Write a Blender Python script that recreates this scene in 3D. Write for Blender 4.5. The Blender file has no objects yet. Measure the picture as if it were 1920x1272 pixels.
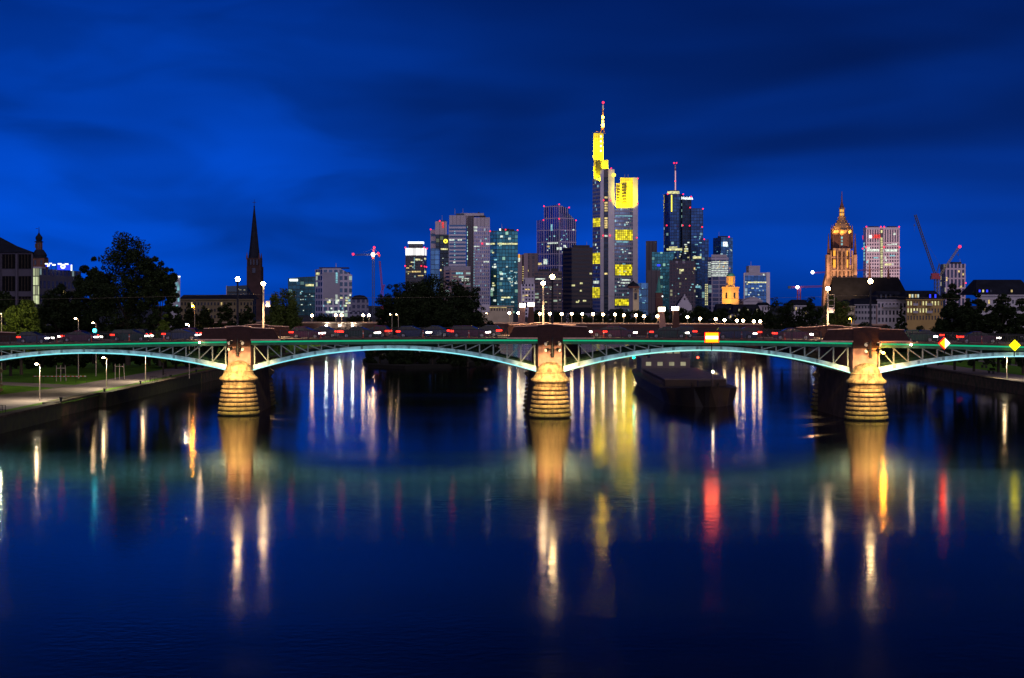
import bpy, math, random
import numpy as np
from mathutils import Vector

random.seed(7)
rng = np.random.default_rng(7)
S = bpy.context.scene
COL = S.collection
R = math.radians
F = 2800.0            # focal length in photo pixels
CH = 12.6             # eye height above the river
HY, CX = 572.0, 960.0 # horizon row and centre column of the photo

# ------------------------------------------------------------------ camera
cam = bpy.data.cameras.new('camera')
cam.sensor_width = 36.0
cam.lens = F / 1920 * 36.0
cam.shift_y = -(636 - HY) / 1920.0
cam.clip_start = 0.5
cam.clip_end = 30000
co = bpy.data.objects.new('camera', cam)
co.location = (0, 0, CH)
co.rotation_euler = (R(90), 0, 0)
COL.objects.link(co)
S.camera = co

# ------------------------------------------------------------------ colour management / sampling
S.view_settings.view_transform = 'Standard'
S.view_settings.look = 'None'
S.view_settings.exposure = 0.0
S.view_settings.gamma = 1.0
S.cycles.use_denoising = True
S.cycles.use_light_tree = True
S.cycles.max_bounces = 5
S.cycles.diffuse_bounces = 2
S.cycles.glossy_bounces = 3
S.cycles.transmission_bounces = 3
S.cycles.sample_clamp_indirect = 30.0
S.cycles.caustics_reflective = True

# ------------------------------------------------------------------ sky (blue hour with streaky cloud)
W = bpy.data.worlds.new('World')
S.world = W
W.use_nodes = True
nt = W.node_tree
nt.nodes.clear()
def wn(t, **k):
    n = nt.nodes.new(t)
    for a, b in k.items(): setattr(n, a, b)
    return n
def wm(op, a, b=None):
    n = wn('ShaderNodeMath', operation=op)
    for i, v in enumerate((a, b)):
        if v is None: continue
        if hasattr(v, 'is_output'): nt.links.new(v, n.inputs[i])
        else: n.inputs[i].default_value = v
    return n.outputs[0]
tc = wn('ShaderNodeTexCoord')
sp = wn('ShaderNodeSeparateXYZ'); nt.links.new(tc.outputs['Generated'], sp.inputs[0])
ramp = wn('ShaderNodeValToRGB')
nt.links.new(sp.outputs['Z'], ramp.inputs[0])
el = ramp.color_ramp.elements
el[0].position = 0.0; el[0].color = (0.0, 0.054, 0.45, 1)
el[1].position = 1.0; el[1].color = (0.0, 0.003, 0.03, 1)
for p, c in ((0.05, (0.0, 0.050, 0.43, 1)), (0.10, (0.0, 0.039, 0.345, 1)), (0.16, (0.0, 0.025, 0.225, 1)), (0.215, (0.0, 0.015, 0.145, 1)), (0.26, (0.0, 0.007, 0.070, 1)), (0.33, (0.0, 0.003, 0.032, 1))):
    e = el.new(p); e.color = c
def cloud(sx, sy, sz, off, scale, detail, lo, hi, dist=0.6):
    m = wn('ShaderNodeMapping'); m.inputs['Scale'].default_value = (sx, sy, sz); m.inputs['Location'].default_value = off
    m.inputs['Rotation'].default_value = (0, R(-7), 0)
    nt.links.new(tc.outputs['Generated'], m.inputs[0])
    n = wn('ShaderNodeTexNoise'); n.inputs['Scale'].default_value = scale; n.inputs['Detail'].default_value = detail
    n.inputs['Distortion'].default_value = dist
    nt.links.new(m.outputs[0], n.inputs['Vector'])
    r = wn('ShaderNodeMapRange'); r.interpolation_type = 'SMOOTHSTEP'
    nt.links.new(n.outputs['Fac'], r.inputs[0])
    r.inputs[1].default_value = lo; r.inputs[2].default_value = hi
    return r.outputs[0]
c1 = cloud(1.0, 1.0, 5.0, (3.3, 0, 1.7), 2.3, 2.5, 0.33, 0.70)
c2 = cloud(0.8, 0.8, 2.6, (8.1, 2.0, 0.4), 4.6, 3, 0.38, 0.74, 0.3)
dt = wn('ShaderNodeVectorMath', operation='DOT_PRODUCT'); nt.links.new(tc.outputs['Generated'], dt.inputs[0])
_d = Vector((-0.235, 1.0, 0.112)).normalized(); dt.inputs[1].default_value = _d
gr = wn('ShaderNodeMapRange'); gr.interpolation_type = 'SMOOTHSTEP'; nt.links.new(dt.outputs['Value'], gr.inputs[0])
gr.inputs[1].default_value = 0.975; gr.inputs[2].default_value = 1.0
c3_ = cloud(0.9, 0.9, 2.4, (1.3, 5.0, 2.2), 8.0, 3.5, 0.38, 0.66, 0.6)
cl = wm('ADD', wm('ADD', wm('MULTIPLY', c1, 0.66), wm('MULTIPLY', c2, 0.36)), wm('MULTIPLY', wm('MULTIPLY', gr.outputs[0], wm('ADD', c3_, 0.25)), 0.46))
clf = wm('ADD', wm('MULTIPLY', cl, 0.95), 0.42)
# brighter to the left (west), darker to the right
side = wm('MINIMUM', wm('MAXIMUM', wm('ADD', wm('MULTIPLY', sp.outputs['X'], -0.75), 1.0), 0.74), 1.16)
fac = wm('MULTIPLY', clf, side)
mx = wn('ShaderNodeVectorMath', operation='SCALE')
nt.links.new(ramp.outputs[0], mx.inputs[0]); nt.links.new(fac, mx.inputs['Scale'])
bg1 = wn('ShaderNodeBackground'); nt.links.new(mx.outputs[0], bg1.inputs[0]); bg1.inputs[1].default_value = 1.0
sky = wn('ShaderNodeTexSky'); sky.sky_type = 'NISHITA'; sky.sun_disc = False
sky.sun_elevation = R(-3.5); sky.sun_rotation = R(60)
bg2 = wn('ShaderNodeBackground'); nt.links.new(sky.outputs[0], bg2.inputs[0]); bg2.inputs[1].default_value = 0.006
ad = wn('ShaderNodeAddShader'); nt.links.new(bg1.outputs[0], ad.inputs[0]); nt.links.new(bg2.outputs[0], ad.inputs[1])
wo = wn('ShaderNodeOutputWorld'); nt.links.new(ad.outputs[0], wo.inputs[0])

# soft fill sun added behind the camera to brighten the facades
sl = bpy.data.lights.new('facade_fill', 'SUN'); sl.energy = 1.5; sl.angle = R(120); sl.color = (1.0, 0.84, 0.98)
so = bpy.data.objects.new('facade_fill', sl); so.rotation_euler = (R(83), 0, R(12)); COL.objects.link(so)

# ------------------------------------------------------------------ helpers
def X(px, D): return (px - CX) / F * D
def Z(py, D): return CH + (HY - py) / F * D
ORG = {}
class MB:
    def __init__(s): s.v = []; s.f = []; s.uv = []
    def add(s, vs, fs, uvs=None):
        o = len(s.v); s.v += [tuple(p) for p in vs]
        for i, f in enumerate(fs):
            s.f.append([o + k for k in f]); s.uv.append(uvs[i] if uvs else None)
        return s
    def box(s, cx, cy, cz, sx, sy, sz, rz=0.0):
        c, n = math.cos(rz), math.sin(rz); vs = []
        for dz in (-.5, .5):
            for dx, dy in ((-.5, -.5), (.5, -.5), (.5, .5), (-.5, .5)):
                a, b = dx * sx, dy * sy
                vs.append((cx + a * c - b * n, cy + a * n + b * c, cz + dz * sz))
        return s.add(vs, [(3, 2, 1, 0), (4, 5, 6, 7), (0, 1, 5, 4), (1, 2, 6, 5), (2, 3, 7, 6), (3, 0, 4, 7)])
    def prism(s, pts, z0, z1, top=True, bottom=False):
        n = len(pts); zt = z1 if isinstance(z1, (list, tuple)) else [z1] * n
        zb = z0 if isinstance(z0, (list, tuple)) else [z0] * n
        vs = [(p[0], p[1], zb[i]) for i, p in enumerate(pts)] + [(p[0], p[1], zt[i]) for i, p in enumerate(pts)]
        fs, us = [], []; u = 0.0
        for i in range(n):
            j = (i + 1) % n; L = math.dist(pts[i][:2], pts[j][:2])
            fs.append((i, j, n + j, n + i)); us.append([(u, zb[i]), (u + L, zb[j]), (u + L, zt[j]), (u, zt[i])]); u += L
        if top: fs.append(tuple(range(n, 2 * n))); us.append([(0.02, 0.02)] * n)
        if bottom: fs.append(tuple(reversed(range(n)))); us.append([(0.02, 0.02)] * n)
        return s.add(vs, fs, us)
    def slab(s, prof, y0, y1):
        """prof: (x,z) outline extruded along y"""
        n = len(prof)
        vs = [(x, y0, z) for x, z in prof] + [(x, y1, z) for x, z in prof]
        fs = [(i, (i + 1) % n, n + (i + 1) % n, n + i) for i in range(n)]
        fs = [f[::-1] for f in fs] + [tuple(range(n)), tuple(reversed(range(n, 2 * n)))]
        return s.add(vs, fs)
    def tube(s, p, q, r0, r1=None, n=8):
        r1 = r0 if r1 is None else r1
        p, q = Vector(p), Vector(q); d = (q - p).normalized()
        a = d.orthogonal().normalized(); b = d.cross(a)
        vs = []
        for c, r in ((p, r0), (q, r1)):
            for k in range(n):
                t = 2 * math.pi * k / n
                vs.append(c + a * (r * math.cos(t)) + b * (r * math.sin(t)))
        fs = [(k, (k + 1) % n, n + (k + 1) % n, n + k) for k in range(n)] + [tuple(reversed(range(n))), tuple(range(n, 2 * n))]
        return s.add(vs, fs)
    def lathe(s, prof, cx=0, cy=0, cz=0, n=16, a0=0.0, sx=1.0, sy=1.0):
        vs = []
        for r, z in prof:
            for k in range(n):
                t = a0 + 2 * math.pi * k / n
                vs.append((cx + sx * r * math.cos(t), cy + sy * r * math.sin(t), cz + z))
        fs, us = [], []
        m = len(prof)
        for i in range(m - 1):
            for k in range(n):
                k2 = (k + 1) % n
                fs.append((i * n + k, i * n + k2, (i + 1) * n + k2, (i + 1) * n + k))
                r = max(prof[i][0], prof[i + 1][0]); w = 2 * math.pi * r / n
                us.append([(k * w, cz + prof[i][1]), (k * w + w, cz + prof[i][1]), (k * w + w, cz + prof[i + 1][1]), (k * w, cz + prof[i + 1][1])])
        fs.append(tuple(range((m - 1) * n, m * n))); us.append([(0.02, 0.02)] * n)
        fs.append(tuple(reversed(range(n)))); us.append([(0.02, 0.02)] * n)
        return s.add(vs, fs, us)
    def ball(s, c, r, n=10, sz=1.0):
        m = n // 2 + 1
        prof = [(max(r * math.sin(math.pi * i / m), 0.001 * r), -r * sz * math.cos(math.pi * i / m)) for i in range(m + 1)]
        return s.lathe(prof, c[0], c[1], c[2], n)
    def build(s, name, mat, parent=None, smooth=False, world=True):
        me = bpy.data.meshes.new(name)
        o3 = ORG.get(parent, (0, 0, 0)) if world else (0, 0, 0)
        me.from_pydata([(a - o3[0], b - o3[1], c - o3[2]) for a, b, c in s.v], [], s.f)
        if any(u is not None for u in s.uv):
            ul = me.uv_layers.new(name='UVMap')
            for poly, u in zip(me.polygons, s.uv):
                for k, li in enumerate(poly.loop_indices):
                    ul.data[li].uv = u[k] if u is not None else (0.02, 0.02)
        if mat: me.materials.append(mat)
        if smooth:
            me.polygons.foreach_set('use_smooth', [True] * len(me.polygons))
            try: me.set_sharp_from_angle(angle=R(40))
            except Exception: pass
        o = bpy.data.objects.new(name, me); COL.objects.link(o)
        if parent is not None:
            o.parent = parent; ORG[o] = o3
        return o

def tag(o, label=None, cat=None, group=None, kind=None):
    if label: o['label'] = label
    if cat: o['category'] = cat
    if group: o['group'] = group
    if kind: o['kind'] = kind
    return o
def thing(name, label, cat, loc, group=None, rz=0.0):
    o = bpy.data.objects.new(name, None); COL.objects.link(o)
    o.location = loc; o.rotation_euler = (0, 0, rz); o.empty_display_size = 0.3
    ORG[o] = tuple(loc)
    return tag(o, label, cat, group)
def dup(root, loc, label, rz=0.0, scale=None, group=None):
    def cp(o, par):
        c = o.copy(); COL.objects.link(c)
        if par is not None: c.parent = par
        for ch in KIDS.get(o, ()): cp(ch, c)
        return c
    r = cp(root, None); r.location = loc; r.rotation_euler = (0, 0, rz); r['label'] = label
    if group: r['group'] = group
    if scale: r.scale = scale
    return r
KIDS = {}
def index_kids(root):
    """children table used by dup (Object.children is slow before a depsgraph update)"""
    for o in COL.objects:
        if o.parent is not None:
            KIDS.setdefault(o.parent, [])
            if o not in KIDS[o.parent]: KIDS[o.parent].append(o)
ORD = ['first', 'second', 'third', 'fourth', 'fifth', 'sixth', 'seventh', 'eighth', 'ninth', 'tenth', 'eleventh', 'twelfth',
       'thirteenth', 'fourteenth', 'fifteenth', 'sixteenth', 'seventeenth', 'eighteenth', 'nineteenth', 'twentieth']

# ------------------------------------------------------------------ materials
def newmat(name):
    m = bpy.data.materials.new(name); m.use_nodes = True
    t = m.node_tree; b = t.nodes['Principled BSDF']
    return m, t, b
def mat(name, col, rough=0.6, metal=0.0, var=0.25, scale=3.0, bump=0.0, spec=0.4):
    m, t, b = newmat(name)
    b.inputs['Roughness'].default_value = rough; b.inputs['Metallic'].default_value = metal
    b.inputs['Specular IOR Level'].default_value = spec
    tcx = t.nodes.new('ShaderNodeTexCoord'); n = t.nodes.new('ShaderNodeTexNoise')
    n.inputs['Scale'].default_value = scale; n.inputs['Detail'].default_value = 5
    t.links.new(tcx.outputs['Object'], n.inputs['Vector'])
    mr = t.nodes.new('ShaderNodeMapRange'); t.links.new(n.outputs['Fac'], mr.inputs[0])
    mr.inputs[1].default_value = 0.3; mr.inputs[2].default_value = 0.7
    mr.inputs[3].default_value = 1 - var; mr.inputs[4].default_value = 1 + var
    v = t.nodes.new('ShaderNodeVectorMath'); v.operation = 'SCALE'; v.inputs[0].default_value = col[:3]
    t.links.new(mr.outputs[0], v.inputs['Scale']); t.links.new(v.outputs[0], b.inputs['Base Color'])
    if bump:
        bp = t.nodes.new('ShaderNodeBump'); bp.inputs['Strength'].default_value = bump; bp.inputs['Distance'].default_value = 0.05
        t.links.new(n.outputs['Fac'], bp.inputs['Height']); t.links.new(bp.outputs[0], b.inputs['Normal'])
    return m
def em(name, col, s, mis=True):
    m, t, b = newmat(name)
    b.inputs['Base Color'].default_value = (*[min(c, 1) * 0.2 for c in col], 1)
    b.inputs['Emission Color'].default_value = (*col, 1); b.inputs['Emission Strength'].default_value = s
    m.cycles.emission_sampling = 'AUTO' if mis else 'NONE'
    return m
def facade(name, wall, glass, cw, ch, mx, my, p=0.06, lit=(0.55, 0.8, 0.75), ls=0.35, gm=0.75, gr=0.2, off=0.0, wrough=0.6):
    """curtain wall: wall-coloured frame of relative width mx/my round glass cells cw x ch metres; a few dimly lit rooms"""
    m, t, b = newmat(name); L = t.links.new
    def N(k): return t.nodes.new(k)
    def M(op, a, c=None):
        n = N('ShaderNodeMath'); n.operation = op
        for i, v in enumerate((a, c)):
            if v is None: continue
            if hasattr(v, 'is_output'): L(v, n.inputs[i])
            else: n.inputs[i].default_value = v
        return n.outputs[0]
    uv = N('ShaderNodeUVMap'); uv.uv_map = 'UVMap'
    s = N('ShaderNodeSeparateXYZ'); L(uv.outputs[0], s.inputs[0])
    u = M('DIVIDE', M('ADD', s.outputs[0], off), cw); v = M('DIVIDE', s.outputs[1], ch)
    win = M('MULTIPLY', M('GREATER_THAN', M('FRACT', u), mx), M('GREATER_THAN', M('FRACT', v), my))
    cb = N('ShaderNodeCombineXYZ'); L(M('FLOOR', u), cb.inputs[0]); L(M('FLOOR', v), cb.inputs[1])
    wnz = N('ShaderNodeTexWhiteNoise'); wnz.noise_dimensions = '2D'; L(cb.outputs[0], wnz.inputs['Vector'])
    s2 = N('ShaderNodeSeparateColor'); L(wnz.outputs['Color'], s2.inputs[0])
    g = N('ShaderNodeVectorMath'); g.operation = 'SCALE'; g.inputs[0].default_value = glass
    L(M('ADD', M('MULTIPLY', s2.outputs[1], 0.7), 0.55), g.inputs['Scale'])
    # weathering over the wall colour
    tcx = N('ShaderNodeTexCoord'); nz = N('ShaderNodeTexNoise'); nz.inputs['Scale'].default_value = 0.07; nz.inputs['Detail'].default_value = 6
    L(tcx.outputs['Object'], nz.inputs['Vector'])
    wl = N('ShaderNodeVectorMath'); wl.operation = 'SCALE'; wl.inputs[0].default_value = wall
    L(M('ADD', M('MULTIPLY', nz.outputs['Fac'], 0.5), 0.75), wl.inputs['Scale'])
    mxn = N('ShaderNodeMix'); mxn.data_type = 'RGBA'
    L(win, mxn.inputs['Factor']); L(wl.outputs[0], mxn.inputs['A']); L(g.outputs[0], mxn.inputs['B'])
    L(mxn.outputs['Result'], b.inputs['Base Color'])
    L(M('MULTIPLY', win, gm), b.inputs['Metallic'])
    L(M('ADD', M('MULTIPLY', win, gr - wrough), wrough), b.inputs['Roughness'])
    if p > 0:
        on = M('MULTIPLY', M('LESS_THAN', s2.outputs[0], p), win)
        b.inputs['Emission Color'].default_value = (*lit, 1)
        L(M('MULTIPLY', M('MULTIPLY', on, ls), M('ADD', s2.outputs[2], 0.25)), b.inputs['Emission Strength'])
        m.cycles.emission_sampling = 'NONE'
    return m

M_ = {}
M_['dark_metal'] = mat('dark painted steel', (0.012, 0.012, 0.014), 0.45, 0.4)
M_['pale_metal'] = mat('lamplit pole paint', (0.48, 0.40, 0.30), 0.5)  # warm lamp glow on the poles is put into this colour
M_['rail'] = mat('black railing paint', (0.012, 0.012, 0.014), 0.5)
M_['girder'] = mat('green lit bridge steel', (0.06, 0.17, 0.11), 0.5, 0.0, 0.3, 1.5)  # green of the light line is mixed into the steel colour
M_['spandrel'] = mat('grey bridge steel', (0.27, 0.33, 0.29), 0.55, 0.0, 0.25, 2.0)
M_['splice'] = mat('rivet splice plate', (0.20, 0.30, 0.30), 0.6, 0, 0.4, 2.0)
M_['arch'] = mat('cyan lit bridge steel', (0.42, 0.62, 0.62), 0.55, 0.0, 0.55, 0.9)  # cyan of the arch light line is tinted into the steel
M_['rib'] = mat('shaded green lit bridge steel', (0.03, 0.11, 0.05), 0.6, 0.0, 0.3, 1.0)  # darker copy of the steel, shade and green light in its colour
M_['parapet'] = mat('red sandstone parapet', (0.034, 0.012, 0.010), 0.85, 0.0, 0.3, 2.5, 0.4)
M_['fascia'] = mat('brown stained deck edge', (0.09, 0.05, 0.04), 0.8, 0.0, 0.5, 1.6, 0.3)
M_['asphalt'] = mat('asphalt', (0.05, 0.05, 0.05), 0.75, 0.0, 0.25, 2.0)
M_['paving'] = mat('paving', (0.22, 0.20, 0.18), 0.85, 0.0, 0.2, 1.0)
M_['white_paint'] = mat('white road paint', (0.75, 0.75, 0.72), 0.6, 0, 0.1)
M_['quay'] = mat('mossy quay stone', (0.06, 0.045, 0.03), 0.9, 0, 0.6, 0.8, 0.6)
M_['path'] = mat('riverside path', (0.20, 0.165, 0.16), 0.9, 0, 0.15, 0.6)
M_['soil'] = mat('city ground', (0.03, 0.032, 0.03), 0.95, 0, 0.4, 0.05)
M_['bark'] = mat('bark', (0.035, 0.027, 0.02), 0.95, 0, 0.4, 3.0)
M_['nave_slate'] = mat('dark nave slate', (0.007, 0.007, 0.010), 0.9, 0, 0.3, 0.4, 0, 0.08)
M_['slate'] = mat('slate roof', (0.014, 0.016, 0.028), 0.8, 0, 0.3, 0.5, 0, 0.12)
M_['roofdark'] = mat('dark flat roof', (0.04, 0.04, 0.045), 0.8)
M_['darkstone'] = mat('very dark sandstone', (0.045, 0.022, 0.022), 0.9, 0, 0.4, 0.3)  # sandstone colour set very dark all over
M_['matt_black'] = mat('black panel', (0.006, 0.006, 0.008), 0.9, 0, 0.2, 1.0, 0, 0.05)
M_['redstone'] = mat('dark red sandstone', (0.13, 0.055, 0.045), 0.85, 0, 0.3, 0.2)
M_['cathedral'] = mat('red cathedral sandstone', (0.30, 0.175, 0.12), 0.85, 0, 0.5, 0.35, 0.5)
M_['copper'] = mat('green copper', (0.06, 0.30, 0.24), 0.6, 0, 0.3, 0.3)
M_['plaster'] = mat('white plaster', (0.50, 0.46, 0.52), 0.85, 0, 0.12, 0.3)
M_['ochre'] = mat('ochre plaster', (0.40, 0.26, 0.10), 0.85, 0, 0.12, 0.3)
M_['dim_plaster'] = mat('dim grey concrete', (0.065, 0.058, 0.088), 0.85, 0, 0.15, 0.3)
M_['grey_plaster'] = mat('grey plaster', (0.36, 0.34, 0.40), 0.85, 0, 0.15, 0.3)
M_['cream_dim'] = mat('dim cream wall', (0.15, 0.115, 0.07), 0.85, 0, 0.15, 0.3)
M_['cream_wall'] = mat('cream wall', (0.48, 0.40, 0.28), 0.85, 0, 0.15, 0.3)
M_['window_dark'] = mat('dark window glass', (0.02, 0.025, 0.04), 0.12, 0.3, 0.2)
M_['crane_red'] = mat('red crane paint', (0.45, 0.06, 0.08), 0.5)
M_['crane_grey'] = mat('grey crane paint', (0.10, 0.12, 0.16), 0.5)
M_['crane_yellow'] = mat('pale crane paint', (0.42, 0.36, 0.22), 0.5)
M_['lamp_warm'] = em('warm street lamp', (1.0, 0.68, 0.35), 100)
M_['lamp_mast'] = em('mast lamp', (1.0, 0.66, 0.30), 85)
M_['lamp_far'] = em('far bridge lamp', (1.0, 0.68, 0.34), 75)
M_['lamp_path'] = em('path lamp', (1.0, 0.70, 0.36), 110)
M_['lamp_cold'] = em('cold flood lamp', (0.80, 1.0, 0.82), 260)
M_['lamp_white'] = em('white site flood lamp', (0.9, 0.95, 1.0), 14)
M_['lamp_tree'] = em('bright street lamp', (1.0, 0.80, 0.40), 1300)
M_['lamp_orange'] = em('sodium lamp', (1.0, 0.36, 0.015), 700)
M_['lamp_cyan'] = em('cyan signal lamp', (0.05, 0.85, 1.0), 10)
M_['lamp_box'] = em('glowing lamp box', (1.0, 0.86, 0.55), 16)
M_['red_warn'] = em('red aircraft warning lamp', (1.0, 0.02, 0.06), 3.0, False)
def em_room(name, col, s):
    m = em(name, col, s, False); t = m.node_tree; b = t.nodes['Principled BSDF']
    tcx = t.nodes.new('ShaderNodeTexCoord'); n = t.nodes.new('ShaderNodeTexNoise'); n.inputs['Scale'].default_value = 0.45; n.inputs['Detail'].default_value = 3
    t.links.new(tcx.outputs['Object'], n.inputs['Vector'])
    mr = t.nodes.new('ShaderNodeMapRange'); t.links.new(n.outputs['Fac'], mr.inputs[0])
    mr.inputs[1].default_value = 0.35; mr.inputs[2].default_value = 0.65; mr.inputs[3].default_value = 0.35 * s; mr.inputs[4].default_value = 1.35 * s
    t.links.new(mr.outputs[0], b.inputs['Emission Strength']); return m
M_['win_white'] = em_room('cool lit window', (0.86, 1.0, 0.85), 0.85)
M_['win_cool'] = em_room('teal lit window', (0.35, 0.85, 0.95), 0.6)
M_['win_warm'] = em_room('warm lit window', (1.0, 0.75, 0.28), 0.9)
M_['win_yellow'] = em_room('yellow green lit window', (0.95, 0.92, 0.42), 0.85)
M_['win_dim'] = em_room('dim lit window', (0.8, 0.75, 0.45), 0.28)
M_['win_orange'] = em('orange lit window', (1.0, 0.45, 0.04), 1.0, False)
M_['white_glow'] = em('white backlit sign', (0.9, 1.0, 1.0), 2.2, False)
M_['garden'] = facade('yellow lit winter garden', (0.08, 0.07, 0.02), (0.2, 0.2, 0.02), 3.2, 3.4, 0.14, 0.12, p=2.0, lit=(0.95, 0.80, 0.02), ls=1.15, gm=0.2)

# ------------------------------------------------------------------ water
def make_water():
    m, t, b = newmat('river water'); L = t.links.new
    b.inputs['Base Color'].default_value = (0.0004, 0.001, 0.006, 1)
    b.inputs['IOR'].default_value = 1.27
    b.inputs['Roughness'].default_value = 0.11
    tcx = t.nodes.new('ShaderNodeTexCoord')
    def nz(sc, scale, det):
        mp = t.nodes.new('ShaderNodeMapping'); mp.inputs['Scale'].default_value = sc
        n = t.nodes.new('ShaderNodeTexNoise'); n.inputs['Scale'].default_value = scale; n.inputs['Detail'].default_value = det
        L(tcx.outputs['Object'], mp.inputs[0]); L(mp.outputs[0], n.inputs['Vector']); return n.outputs['Fac']
    a = nz((0.75, 1.0, 1), 2.1, 2); c = nz((0.06, 0.16, 1), 1.0, 2); d = nz((0.8, 1.0, 1), 5.0, 2)
    def mul(x, k):
        n = t.nodes.new('ShaderNodeMath'); n.operation = 'MULTIPLY'; L(x, n.inputs[0]); n.inputs[1].default_value = k; return n.outputs[0]
    def addn(x, y):
        n = t.nodes.new('ShaderNodeMath'); n.operation = 'ADD'; L(x, n.inputs[0]); L(y, n.inputs[1]); return n.outputs[0]
    h = addn(addn(mul(a, 0.020), mul(c, 0.03)), mul(d, 0.010))
    bp = t.nodes.new('ShaderNodeBump'); bp.inputs['Strength'].default_value = 0.34; bp.inputs['Distance'].default_value = 1.0
    L(h, bp.inputs['Height']); L(bp.outputs[0], b.inputs['Normal'])
    # slow patches of rougher and calmer water
    pr = nz((0.010, 0.075, 1), 1.0, 4)
    mr = t.nodes.new('ShaderNodeMapRange'); L(pr, mr.inputs[0])
    mr.inputs[1].default_value = 0.35; mr.inputs[2].default_value = 0.65; mr.inputs[3].default_value = 0.062; mr.inputs[4].default_value = 0.125
    L(mr.outputs[0], b.inputs['Roughness'])
    w = MB().add([(-900, -60, 0), (900, -60, 0), (900, 620, 0), (-900, 620, 0)], [(0, 1, 2, 3)])
    tag(w.build('river_water', m), kind='structure')
make_water()

# ------------------------------------------------------------------ banks, paths and ground
LW, RW = -50.0, 71.5          # the two quay edges
GZ = 1.55
def grass_mat():
    m, t, b = newmat('mown grass'); L = t.links.new
    tcx = t.nodes.new('ShaderNodeTexCoord')
    n = t.nodes.new('ShaderNodeTexNoise'); n.inputs['Scale'].default_value = 0.5; n.inputs['Detail'].default_value = 8
    L(tcx.outputs['Object'], n.inputs['Vector'])
    r = t.nodes.new('ShaderNodeValToRGB'); L(n.outputs['Fac'], r.inputs[0])
    r.color_ramp.elements[0].position = 0.3; r.color_ramp.elements[0].color = (0.06, 0.15, 0.010, 1)
    r.color_ramp.elements[1].position = 0.7; r.color_ramp.elements[1].color = (0.12, 0.28, 0.02, 1)
    L(r.outputs[0], b.inputs['Base Color']); b.inputs['Roughness'].default_value = 0.95; b.inputs['Specular IOR Level'].default_value = 0.1
    n2 = t.nodes.new('ShaderNodeTexNoise'); n2.inputs['Scale'].default_value = 9; n2.inputs['Detail'].default_value = 4
    L(tcx.outputs['Object'], n2.inputs['Vector'])
    bp = t.nodes.new('ShaderNodeBump'); bp.inputs['Strength'].default_value = 0.8; bp.inputs['Distance'].default_value = 0.08
    L(n2.outputs['Fac'], bp.inputs['Height']); L(bp.outputs[0], b.inputs['Normal'])
    return m
M_['grass'] = grass_mat()
def sheet(name, pts, z, m, kind='structure'):
    zz = z if isinstance(z, list) else [z] * len(pts)
    o = MB().add([(p[0], p[1], zz[i]) for i, p in enumerate(pts)], [tuple(range(len(pts)))]).build(name, m)
    return tag(o, kind=kind)
sheet('grass_bank', [(-900, 60), (LW - 0.5, 60), (LW - 0.5, 620), (-900, 620)], GZ, M_['grass'])
sheet('grass_bank', [(RW + 0.5, 60), (900, 60), (900, 620), (RW + 0.5, 620)], GZ, M_['grass'])
sheet('riverside_path', [(-61.5, 60), (-53.6, 60), (-53.2, 190), (-53.0, 330), (-58.5, 330), (-60.5, 200), (-64, 176), (-90, 172), (-90, 166), (-62, 160)], GZ + 0.006, M_['path'])
sheet('garden_path', [(-61, 199), (-60.4, 206), (-100, 232), (-101, 228)], GZ + 0.006, M_['path'])
sheet('riverside_path', [(RW + 2.5, 60), (RW + 8.5, 60), (RW + 8.5, 420), (RW + 2.5, 420)], GZ + 0.006, M_['path'])
sheet('garden_path', [(RW + 22, 60), (RW + 24.5, 60), (RW + 20.5, 420), (RW + 18, 420)], GZ + 0.006, M_['path'])
sheet('city_ground', [(-12000, 600), (12000, 600), (12000, 16000), (-12000, 16000)], 2.2, M_['soil'])

def stone_wall_mat():
    m, t, b = newmat('coursed quay stone'); L = t.links.new
    tcx = t.nodes.new('ShaderNodeTexCoord'); mp = t.nodes.new('ShaderNodeMapping'); mp.inputs['Rotation'].default_value = (R(90), 0, R(90))
    L(tcx.outputs['Object'], mp.inputs[0])
    br = t.nodes.new('ShaderNodeTexBrick'); L(mp.outputs[0], br.inputs['Vector'])
    br.inputs['Color1'].default_value = (0.15, 0.09, 0.05, 1); br.inputs['Color2'].default_value = (0.085, 0.06, 0.035, 1); br.inputs['Mortar'].default_value = (0.03, 0.03, 0.02, 1)
    br.inputs['Scale'].default_value = 1.0; br.inputs['Brick Width'].default_value = 1.1; br.inputs['Row Height'].default_value = 0.42; br.inputs['Mortar Size'].default_value = 0.02
    n = t.nodes.new('ShaderNodeTexNoise'); n.inputs['Scale'].default_value = 0.9; n.inputs['Detail'].default_value = 6
    L(tcx.outputs['Object'], n.inputs['Vector'])
    mr = t.nodes.new('ShaderNodeMapRange'); L(n.outputs['Fac'], mr.inputs[0]); mr.inputs[1].default_value = 0.35; mr.inputs[2].default_value = 0.65
    mx = t.nodes.new('ShaderNodeMix'); mx.data_type = 'RGBA'; L(mr.outputs[0], mx.inputs['Factor']); L(br.outputs['Color'], mx.inputs['A'])
    mx.inputs['B'].default_value = (0.045, 0.055, 0.02, 1)
    L(mx.outputs['Result'], b.inputs['Base Color']); b.inputs['Roughness'].default_value = 0.9
    bp = t.nodes.new('ShaderNodeBump'); bp.inputs['Strength'].default_value = 0.7; bp.inputs['Distance'].default_value = 0.06
    L(n.outputs['Fac'], bp.inputs['Height']); L(bp.outputs[0], b.inputs['Normal'])
    return m
M_['quaystone'] = stone_wall_mat()
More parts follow.
